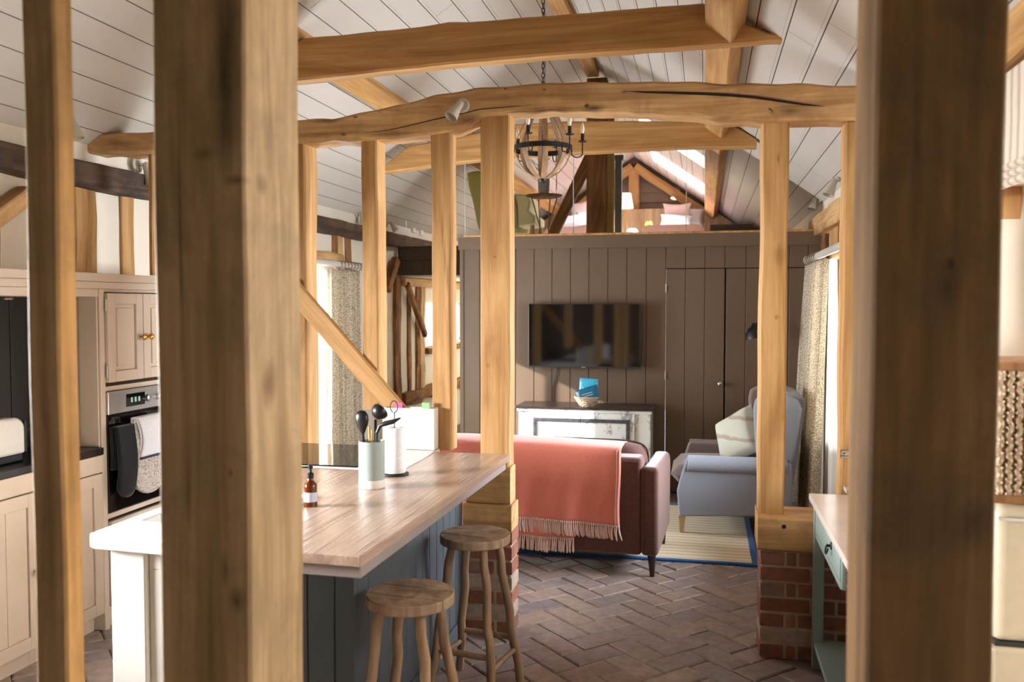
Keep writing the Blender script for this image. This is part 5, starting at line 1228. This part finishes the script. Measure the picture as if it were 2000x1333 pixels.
wallspot(1647, 352, XR + .02, -1, (-.4, -.2, -1), 'grey-white spotlight at the roof edge beside the dark foreground post', 1.2)
for i, (u, v, lb) in enumerate(((808, 448, 'left white switch plate on the wall above the fascia'), (823, 453, 'right white switch plate on the wall above the fascia'))):
    p = P(u, v, X=XL - .02); s = MB(); s.box(p.x - .012, p.x + .01, p.y - .05, p.y + .05, p.z - .04, p.z + .04)
    s.build('switch_plate', 'white', label=lb, cat='switch', bevel=.003)

# ------------------------------------------------------------------ curtains
def curtain(name, x, y0, y1, z0, z1, m, nf, amp, label, parent=None, flare=None, seed=0, part=None, solid=.004):
    s = MB()
    def fn(u, v):
        z = z1 + (z0 - z1) * v; ya_, yb_ = (y0, y1) if flare is None else flare(v)
        a_ = amp * (.55 + .6 * v); ph = 2 * math.pi * nf * u + .8 * math.sin(3 * u + seed) + .5 * v * math.sin(7 * u + seed)
        xx = x(v) if callable(x) else x
        return Vector((xx + a_ * math.sin(ph) + .25 * a_ * math.sin(2.3 * ph + v), ya_ + (yb_ - ya_) * u + .25 * a_ * math.cos(ph), z))
    s.grid(fn, nf * 14, 26)
    return s.build(name, m, parent, smooth=80, solid=solid, label=label, cat='curtain' if label else None)
def pole(x, y0, y1, z, label, seed=0):
    t = thing('curtain_pole', (x, (y0 + y1) / 2, z), label, 'curtain pole')
    s = MB(); s.tube([(x, y0, z), (x, y1, z)], .026, 24); s.build('pole', 'rod', t, smooth=50)
    s = MB(); s.lathe([(.026, 0), (.034, .004), (.036, .02), (.034, .035), (.026, .04), (.001, .042)], (x, y1, z), 24, (0, 1, 0)); s.build('finial', 'rod', t, smooth=40)
    s = MB(); s.box(min(x, XR if x > 0 else XL), max(x, XR if x > 0 else XL), y1 - .1, y1 - .06, z - .015, z + .015); s.build('bracket', 'rod', t, bevel=.004)
    return t
def ring(parent, x, y, z, tilt=0):
    s = MB(); n = 20; s.tube([(x + .038 * math.cos(2 * math.pi * i / n), y + tilt * math.sin(2 * math.pi * i / n), z - .008 + .038 * math.sin(2 * math.pi * i / n)) for i in range(n + 1)], .0045, 6, False); return s.build('curtain_ring', 'ringwood', parent, smooth=60)
xl = XL + .11; zr_ = P(650, 515, X=xl).z; ya_, yb_ = P(637, 520, X=xl).y, P(701, 520, X=xl).y
pl_ = pole(xl, 4.9, P(706, 520, X=xl).y, zr_, 'pale grey curtain pole over the left lounge window')
for k in range(7): ring(pl_, xl, ya_ + .25 + (yb_ - ya_ - .28) * k / 6, zr_, .012)
cu = curtain('curtain', xl + .01, ya_, yb_, .06, zr_ - .05, 'curtain', 7, .046, 'patterned linen curtain hanging beside the left lounge window', flare=lambda v: (ya_ + .02 - .06 * v, yb_ - .02 + .0 * v), seed=2)
curtain('lining', xl - .03, ya_ - .02, ya_ + .30, .06, zr_ - .05, 'lining', 4, .02, None, cu, seed=4)
xr2 = .80; zr2 = P(1605, 497, X=xr2).z; yn, yfar = P(1616, 520, X=xr2).y, P(1580, 520, X=xr2).y
pr_ = pole(xr2, 4.4, yfar + .05, zr2, 'pale curtain pole in front of the right lounge window')
for k in range(6): ring(pr_, xr2, yfar - .05 - .11 * k, zr2, .012)
cu = curtain('curtain', lambda v: xr2 - .01 - .05 * v, yn, yfar, .05, zr2 - .045, 'curtain', 8, .032, 'patterned linen curtain hanging beside the right lounge window', flare=lambda v: (yn - .02 + .0 * v, yfar + .02 + .16 * min(1, v * 2.5)), seed=5)
curtain('lining', lambda v: xr2 + .035, yn - .28, yn + .1, .05, zr2 - .045, 'lining', 3, .02, None, cu, flare=lambda v: (yn - .10 - .22 * v, yn + .1), seed=7)

# ------------------------------------------------------------------ right side: table, blind, rattan box, cream cabinet
zt_ = .78; xe = P(1588, 963, Z=zt_).x; ye = 4.055; yn_ = 2.85
t = thing('console_table', (.7, 3.45, 0), 'sage green console table with a pale top beside the right brick pier', 'table')
s = MB(); s.box(xe - .02, .90, yn_, ye, zt_ - .028, zt_); s.build('table_top', 'marble', t, bevel=.004)
s = MB(); s.box(xe + .005, .88, ye - .05, ye - .02, .60, zt_ - .028); s.box(.86, .88, yn_ + .03, ye - .03, .6, zt_ - .028); s.box(xe + .006, .88, yn_ + .03, yn_ + .05, .6, zt_ - .028)
s.box(xe + .004, xe + .024, ye - .78, ye - .05, .595, .622); s.box(xe + .006, xe + .02, ye - .78, ye - .05, .738, zt_ - .028); s.box(xe + .006, xe + .02, ye - .80, ye - .775, .6, zt_ - .028)
s.build('apron', 'teal', t, bevel=.002)
s = MB(); s.box(xe + .002, xe + .02, ye - .77, ye - .068, .626, .734); dr = s.build('drawer', 'teal', t, bevel=.003)
h = P(1623, 1073, X=xe); s = MB(); s.lathe([(.016, 0), (.014, .004), (.006, .006), (.005, .014), (.009, .018), (.001, .02)], (xe + .002, h.y, h.z + .012), 16, (-1, 0, 0))
n = 16; s.tube([(xe - .014 - .006 * math.sin(math.pi * i / n), h.y + .024 * math.cos(math.pi * i / n), h.z + .008 - .026 * math.sin(math.pi * i / n)) for i in range(n + 1)], .0035, 8); s.build('drop_handle', 'iron', dr, smooth=50)
for (x0, y0) in ((xe, ye - .05), (.84, ye - .05), (xe, yn_ + .02), (.84, yn_ + .02)):
    s = MB(); s.box(x0, x0 + .045, y0, y0 + .045, 0, zt_ - .028); s.build('leg', 'teal', t, bevel=.003)
s = MB(); s.box(xe + .005, .88, yn_ + .03, ye - .01, .10, .125); s.build('shelf', 'teal', t, bevel=.003)
k = P(1650, 962, Z=zt_); s = MB(); s.box(k.x, k.x + .11, k.y - .05, k.y + .12, zt_ + .001, zt_ + .02); s.build('folded_napkin', 'stripecloth', label='small striped folded napkin on the pale table top', cat='napkin', bevel=.004)
k = P(1650, 887, Y=YP - .004)
t = thing('latch', k, 'small chrome latch on the stud above the console table', 'latch')
s = MB(); s.box(k.x - .02, k.x + .02, k.y - .006, k.y, k.z - .022, k.z + .022); s.build('plate', 'chrome', t, bevel=.002)
s = MB(); s.tube([(k.x - .018, k.y - .02, k.z + .012), (k.x + .018, k.y - .02, k.z + .012)], .005, 8); s.tube([(k.x - .018, k.y - .02, k.z - .012), (k.x + .018, k.y - .02, k.z - .012)], .005, 8); s.tube([(k.x, k.y - .004, k.z), (k.x, k.y - .022, k.z)], .006, 8); s.build('bolt', 'chrome', t, smooth=50)
# roman blind
s = MB(); xw_ = XR - .01; zt2_ = 2.33
def bl(u, v):
    y = 1.7 + (3.36 - 1.7) * u; z = zt2_ - (zt2_ - 1.975) * v; x = xw_ - .012
    if v > .8: x -= .012 + .014 * abs(math.sin((v - .8) / .2 * math.pi * 3))
    return Vector((x, y, z))
s.grid(bl, 8, 60); s.build('roman_blind', 'blind', label='striped linen roman blind folded up on the right window', cat='blind', smooth=30, solid=.006)
# rattan-fronted box over a cream cabinet
yb3 = 2.45; xk_ = P(1946, 850, Y=yb3).x; zk0, zk1, zk2 = P(1946, 978, Y=yb3).z, P(1946, 708, Y=yb3).z, P(1946, 1256, Y=yb3).z
t = thing('cream_cabinet', (xk_ + .2, yb3 + .18, 0), 'cream rounded cabinet with a dark seam at the far right edge', 'cabinet')
s = MB(); s.box(xk_, XR + .02, yb3, yb3 + .36, zk2, zk0 - .01); s.build('body', 'creamfridge', t, bevel=.03, seg=5, smooth=40)
s = MB(); s.box(xk_ + .012, XR + .02, yb3 + .012, yb3 + .36, zk2 - .014, zk2 + .001); s.build('seam', 'black', t)
s = MB(); s.box(xk_, XR + .02, yb3, yb3 + .36, 0, zk2 - .013); s.build('plinth', 'creamfridge', t, bevel=.01, seg=3)
s = MB(); s.box(xk_ + .01, XR + .01, yb3 - .012, yb3, zk0 - .05, zk0 - .042); s.build('trim_strip', 'steel', t)
t = thing('rattan_box', (xk_ + .2, yb3 + .15, zk0 - .009), 'woven rattan box with brown rails standing on the cream cabinet', 'box')
s = MB(); z0_, z1_ = zk0 - .008, zk1
s.box(xk_ + .006, XR, yb3 + .02, yb3 + .3, z0_ + .02, z1_ - .02); s.build('inner', 'wickerdark', t)
s = MB(); n = int((XR - xk_) / .022)
for i in range(n):
    x = xk_ + .012 + i * .022
    s.tube([(x + .004 * math.sin(j * math.pi / 2 + i), yb3 + .012 + .004 * math.sin(j * math.pi + i * math.pi), z0_ + .02 + (z1_ - z0_ - .04) * j / 30) for j in range(31)], .009, 6)
for j in range(34):
    z = z0_ + .025 + (z1_ - z0_ - .05) * j / 33
    s.tube([(xk_ + .006 + (XR - xk_ - .01) * i / (2 * n), yb3 + .012 - .008 * math.sin(i * math.pi / 1 + j * math.pi + math.pi / 2), z) for i in range(2 * n + 1)], .0035, 5)
s.build('woven_front', 'wicker', t, smooth=60)
s = MB(); s.box(xk_, XR, yb3, yb3 + .31, z1_ - .022, z1_); s.box(xk_, XR, yb3, yb3 + .31, z0_, z0_ + .022); s.f, s2q = s.f[:6], s.f[6:]; s.mi = [0] * 6; vv = s.v; s.v = vv[:8]; s.build('rail', 'brown_post', t, bevel=.004); s = MB(); s.box(xk_, XR, yb3, yb3 + .31, z0_, z0_ + .022); s.build('rail', 'brown_post', t, bevel=.004)

# ------------------------------------------------------------------ the loft
ZL = 2.12
def lp(u, v, Y): return P(u, v, Y=Y)
a = lp(1145, 380, 8.3); b = lp(1184, 380, 8.3)
timber('loft_post', ((a.x + b.x) / 2, 8.38, ZL), ((a.x + b.x) / 2, 8.38, 3.77), b.x - a.x, .15, 'brown_post', 'dark brown oak post rising from the loft front to the ridge', 'post', seed=71)
a = lp(1078, 462, 8.34); b = lp(1156, 300, 8.34)
timber('loft_brace', a, b, .07, .1, 'brown_post', 'dark sloping brace propping the loft post on its left', 'brace', seed=72, side=(0, 1, 0))
a = lp(1185.5, 380, 8.3); b = lp(1198, 380, 8.3)
timber('loft_stud', ((a.x + b.x) / 2, 8.35, ZL), ((a.x + b.x) / 2, 8.35, 3.7), b.x - a.x, .1, 'olive', 'slim olive-toned oak stud just right of the dark loft post', 'post', seed=73)
a = lp(1201, 380, 9.2); b = lp(1214, 380, 9.2); t = thing('grey_column', ((a.x + b.x) / 2, 9.25, ZL), 'slim dark grey column with a square cap on the loft', 'column')
s = MB(); s.box(a.x, b.x, 9.2, 9.27, ZL, lp(1207, 312, 9.2).z); s.build('shaft', 'greymetal', t, bevel=.004)
s = MB(); s.box(a.x - .02, b.x + .02, 9.18, 9.29, lp(1207, 312, 9.2).z, lp(1207, 303, 9.2).z); s.build('cap', 'greymetal', t, bevel=.004)
timber('gable_post', (XRI, 13.5, 2.6), (XRI, 13.5, 3.7), .16, .12, 'oak', 'orange oak king post on the loft gable wall', 'post', seed=74)
for sg in (-1, 1):
    p0 = Vector((XRI + sg * .02, 13.48, ZR - .17)); p1 = Vector((XRI + sg * 1.85, 13.48, ZR - .17 - .7 * 1.83))
    timber('gable_rafter', p0, p1, .13, .1, 'oak', ('left' if sg < 0 else 'right') + ' oak rafter against the loft gable wall', 'beam', seed=75 + sg, side=(0.7, 0, 1))
# headboard shelf
z0_, z1_ = lp(1300, 440, 13.35).z, lp(1300, 408, 13.35).z
s = MB(); xa2 = XL + .1; xb3 = .80; e = (ZR - z1_ - .04) / SL
s.prism([(xa2, 2.2), (xa2, roofz(xa2) - .03), (XRI - e, z1_), (XRI + e, z1_), (xb3, roofz(xb3) - .03), (xb3, 2.2)], 13.30, 13.40, 'Y')
s.build('headboard', 'paleleg', label='long oak headboard panel along the gable wall behind the beds', cat='headboard', bevel=.004)
s = MB(); s.box(.06, .62, 12.0, 13.2, ZL, 2.70); s.build('eaves_chest', 'backboard', label='low dark chest under the right eaves beside the bed', cat='chest', bevel=.01)
def bed(x0, x1, y0, y1, zt_, label, nm='bed'):
    t = thing(nm, ((x0 + x1) / 2, (y0 + y1) / 2, ZL), label, 'bed')
    s = MB(); s.box(x0 + .03, x1 - .03, y0 + .03, y1, ZL, ZL + .2); s.build('frame', 'oak_collar', t, bevel=.01)
    s = MB(); s.box(x0 + .02, x1 - .02, y0 + .02, y1, ZL + .2, zt_ - .03); s.build('mattress', 'whitelinen', t, bevel=.05, seg=4, smooth=50)
    s = MB()
    def fn(u, v):
        a_ = math.pi * u; x = (x0 + x1) / 2 - (x1 - x0) / 2 * math.copysign(abs(math.cos(a_)) ** .35, math.cos(a_)); z = ZL + .06 + (zt_ - ZL - .06) * max(0, math.sin(a_)) ** .35
        y = y0 + (y1 - .75 - y0) * max(0, v - .12) / .88; 
        if v < .12: y = y0 - .0; z = ZL + .06 + (z - ZL - .06) * (v / .12) ** .8
        return Vector((x, y + .01 * math.sin(x * 23), z + .008 * math.sin(y * 9 + x * 5)))
    s.grid(fn, 30, 30); s.build('blanket', 'pinkbed', t, smooth=60, solid=.012)
    return t
bx0, bx1 = P(1250, 440, Z=2.64).x, P(1380, 440, Z=2.64).x
bed(bx0, bx1, 11.2, 13.25, 2.64, 'single bed under a pink blanket on the right of the loft')
bx2 = P(1050, 440, Z=2.64).x
bed(bx2, bx2 + .85, 11.2, 13.25, 2.64, 'single bed under a pink blanket seen left of the dark loft post')
def pil(u, v, Y, a_, b_, m, label, rot=0, pinch=.12, lean=.25, th=.07, wind=0):
    c_ = lp(u, v, Y); s = MB(); ax = Vector((math.cos(rot), wind, math.sin(rot))).normalized(); ay = Vector((-math.sin(rot), lean, math.cos(rot))); ay = (ay - ax * ay.dot(ax)).normalized()
    s.pillow(c_, ax, ay, ax.cross(ay), a_, b_, th, .42, n=16, pinch=pinch); return s.build('pillow', m, label=label, cat='pillow', smooth=60, origin=c_)
pil(1340, 424, 13.18, .26, .14, 'whitelinen', 'white pillow at the back right of the pink pillow', R(-4))
pil(1322, 419, 13.03, .21, .18, 'pinkpillow', 'pink square pillow with pointed corners on the right-hand bed', R(0), pinch=.16)
pil(1320, 432, 12.87, .235, .095, 'whitelinen', 'long white cushion lying before the pink pillow on the right-hand bed', R(-4))
pil(1138, 427, 12.9, .1, .1, 'whitelinen', 'round white cushion on the left-hand bed beside the dark post', 0, pinch=.05)
pil(1134, 415, 13.05, .16, .17, 'pinkpillow', 'rose pink pillow on the left-hand bed behind the round cushion', R(10))
pil(1112, 433, 12.8, .22, .09, 'whitelinen', 'low white pillow on the left-hand bed seen past the brace', R(8))
# bedside table, lamp, vase, flowers
p = lp(1232, 452, 12.6); s = MB(); s.box(p.x - .16, p.x + .13, 12.55, 12.95, ZL, 2.58); s.build('bedside_table', 'backboard', label='dark bedside table between the two beds', cat='table', bevel=.006)
p = lp(1221, 405, 12.8); t = thing('table_lamp', (p.x, 12.8, 2.58), 'lit bedside lamp with a cream cone shade', 'lamp')
zs0, zs1 = lp(1221, 407, 12.8).z, lp(1221, 378, 12.8).z
s = MB(); s.lathe([(.001, 0), (.06, 0), (.06, .01), (.01, .02), (.008, zs0 - 2.58 + .03), (.001, zs0 - 2.58 + .03)], (p.x, 12.8, 2.581), 20); s.build('stand', 'brass', t, smooth=40)
s = MB(); s.lathe([(.12, 0), (.085, zs1 - zs0), (.083, zs1 - zs0), (.118, 0), (.12, 0)], (p.x, 12.8, zs0), 32); s.build('lamp_shade', 'lampglow', t, smooth=40)
p = lp(1232, 447, 12.45); s = MB(); s.lathe([(.001, 0), (.06, .0), (.095, .03), (.1, .07), (.08, .12), (.055, .145), (.05, .14), (.001, .13)], (p.x, 12.68, 2.581), 28); s.build('round_vase', 'bluewhite', label='round blue and white pot on the bedside table', cat='pot', smooth=50)
p = lp(1263, 440, 12.7); t = thing('flower_vase', (p.x, 12.75, 2.581), 'small bunch of yellow flowers beside the right-hand bed', 'flowers')
s = MB(); s.lathe([(.001, 0), (.03, 0), (.035, .03), (.022, .07), (.001, .068)], (p.x, 12.75, 2.581), 20); s.build('vase', 'white', t, smooth=40)
rnd = random.Random(3); s = MB(); s3 = MB()
for i in range(26):
    a_, e_ = rnd.uniform(0, 6.28), rnd.uniform(.2, 1.4); r_ = .075 * rnd.uniform(.6, 1); q = Vector((p.x + .03, 12.75, 2.755)) + Vector((r_ * math.cos(a_) * math.cos(e_) * 1.2, r_ * math.sin(a_) * math.cos(e_), r_ * math.sin(e_) * .9))
    s.lathe([(.001, -.008), (.014, -.004), (.019, .004), (.008, .01), (.001, .008)], q, 8, (math.cos(a_), math.sin(a_), .8)); s3.tube([(p.x, 12.75, 2.63), q], .0018, 4)
s.build('petals', 'yellow', t, kind='stuff', smooth=60); s3.build('stems', 'leaf', t)
# wall lamp with warm light on the gable
b = lp(1321, 372, 13.56); sp = spotlight((b.x, YG - .0, b.z), (0, -1, 0), (-.25, -.3, -1), 'lit wall spotlight above the pillows on the gable', glow=True, sc=1.5)
l = bpy.data.lights.new('gable_spot_light', 'SPOT'); l.energy = 7; l.color = (1, .72, .42); l.spot_size = R(100); l.spot_blend = .6; l.shadow_soft_size = .03
o = bpy.data.objects.new('gable_spot_light', l); col.objects.link(o); o.location = (b.x - .04, YG - .13, b.z - .16); o.rotation_euler = Vector((-.1, .1, -1)).to_track_quat('-Z', 'Y').to_euler()
l = bpy.data.lights.new('bedside_light', 'POINT'); l.energy = 2; l.color = (1, .8, .6); l.shadow_soft_size = .05
o = bpy.data.objects.new('bedside_light', l); col.objects.link(o); o.location = (lp(1221, 392, 12.8).x, 12.8, (zs0 + zs1) / 2)
# olive wing chair, facing right
t = thing('olive_wing_chair', (-2.0, 8.3, ZL), 'olive velvet wing chair turned to the right on the loft', 'armchair')
Yc = 8.3
pts = pq([(911, 337), (925, 334), (960, 333), (975, 345), (985, 372), (1003, 378), (1010, 400), (1012, 448), (935, 450), (931, 436), (924, 400), (915, 365)], Yc)
s = MB(); s.prism(pts, Yc, Yc + .08, 'Y'); s.build('wing_side', 'greenchair', t, bevel=.02, seg=3, smooth=45)
s = MB(); s.prism(pts, Yc + .5, Yc + .58, 'Y'); s.build('wing_side', 'green_in', t, bevel=.02, seg=3, smooth=45)
pts = pq([(911, 337), (925, 334), (960, 340), (962, 440), (935, 450), (924, 400)], Yc)
s = MB(); s.prism(pts, Yc + .06, Yc + .52, 'Y'); s.build('backrest', 'green_in', t, bevel=.03, seg=3, smooth=45)
pts = pq([(1003, 378), (1030, 380), (1036, 392), (1031, 412), (1044, 420), (1044, 436), (1003, 440)], Yc)
s = MB(); s.prism(pts, Yc + .02, Yc + .56, 'Y'); s.build('arm_and_seat', 'green_in', t, bevel=.02, seg=3, smooth=45)
for u_ in (938, 1038):
    for dy in (.05, .5):
        p = lp(u_, 445, Yc); s = MB(); s.tube([(p.x, Yc + dy, p.z + .03), (p.x + (.02 if u_ < 1000 else 0), Yc + dy, ZL)], [.022, .014], 10); s.build('leg', 'oak_old', t, smooth=50)
# round side table with pot and twigs
Yt = 8.05; c = lp(1063, 382, Yt)
t = thing('round_side_table', (c.x, Yt, ZL), 'round thin-legged side table at the loft edge carrying a metal pot', 'table')
s = MB(); s.lathe([(.001, -.014), (.12, -.012), (.168, .004), (.17, .012), (.001, .012)], (c.x, Yt, c.z - .01), 40); s.build('table_top', 'brown_post', t, smooth=40)
for k in range(4):
    a_ = R(35 + 90 * k); q0 = Vector((c.x + .13 * math.cos(a_), Yt + .13 * math.sin(a_), c.z - .02)); q1 = Vector((c.x - .05 * math.cos(a_) + .0, Yt - .05 * math.sin(a_), ZL + .2)); q2 = Vector((c.x + .12 * math.cos(a_ + .5), Yt + .12 * math.sin(a_ + .5), ZL))
    s = MB(); s.tube([q0, q0.lerp(q2, .55) * .6 + q1 * .4, q2], .006, 8); s.build('leg', 'stave', t, smooth=50)
t = thing('metal_pot', (c.x, Yt, c.z + .003), 'grey metal pot of bare twigs on the round loft table', 'pot')
s = MB(); zp = lp(1060, 346, Yt).z; s.lathe([(.001, 0), (.048, 0), (.052, .06), (.056, zp - c.z - .01), (.062, zp - c.z), (.055, zp - c.z), (.05, zp - c.z - .02), (.001, zp - c.z - .02)], (c.x - .005, Yt, c.z + .003), 28); s.build('pot_wall', 'pot', t, smooth=40)
s = MB(); rnd = random.Random(9)
for i in range(9):
    q = [Vector((c.x, Yt, zp - .02))]; d = Vector((rnd.uniform(-.5, .6), rnd.uniform(-.3, .3), 1)).normalized()
    for j in range(4): d = (d + Vector((rnd.uniform(-.3, .3), rnd.uniform(-.2, .2), .05))).normalized(); q.append(q[-1] + d * .06)
    s.tube(q, [.003, .0025, .002, .0016, .001], 5)
    for j in (2, 3): s.tube([q[j], q[j] + Vector((rnd.uniform(-.05, .05), .0, .035))], [.0016, .001], 4)
s.build('twigs', 'leaf', t, kind='stuff')
p0_ = lp(1087, 340, Yt); s = MB()
for j in range(9): s.lathe([(.001, -.008), (.007, 0), (.001, .008)], (p0_.x, Yt, lp(1087, 335, Yt).z - j * .02), 8)
s.tube([(p0_.x, Yt, lp(1087, 335, Yt).z), (p0_.x - .004, Yt, c.z + .01)], .002, 5); s.build('candle_stick', 'red_thread', label='thin red beaded stem standing on the round loft table', cat='ornament', smooth=50)
# glazing over the loft edge
s = MB(); xs_ = [XL + .25, P(905, 400, Y=7.6).x, P(1118, 400, Y=7.6).x, P(1340, 400, Y=7.6).x, XR - .03]
t = thing('glass_balustrade', (-1.1, 7.66, 2.25), 'tall clear glass screen standing along the loft front', 'glass screen')
for a_, b_ in zip(xs_[1:], xs_[2:]):
    g = MB(); n_ = 6; zz = [min(3.3, roofz(a_ + (b_ - a_) * i / n_) - .02) for i in range(n_ + 1)]
    g.quad(*([(a_ + .003, 7.66, 2.245), (b_ - .003, 7.66, 2.245)] + [(a_ + .003 + (b_ - a_ - .006) * i / n_, 7.66, zz[i]) for i in range(n_, -1, -1)])); pn = g.build('glass_pane', 'glass', t)
    g = MB(); g.box(a_ - .003, a_ + .003, 7.655, 7.665, 2.245, zz[0]); g.build('polished_edge', 'edge', pn)
g = MB(); xg = P(794, 450, Y=9.0).x; g.box(xg - .003, xg + .003, 8.99, 9.0, 2.25, 2.9); g.quad((XL + .05, 8.995, 2.25), (-2.1, 8.995, 2.25), (-2.1, 8.995, 3.1), (XL + .05, 8.995, roofz(XL + .05) - .04))
g.build('glass_screen', 'glass', label='low clear glass screen above the dark fascia on the left', cat='glass screen')
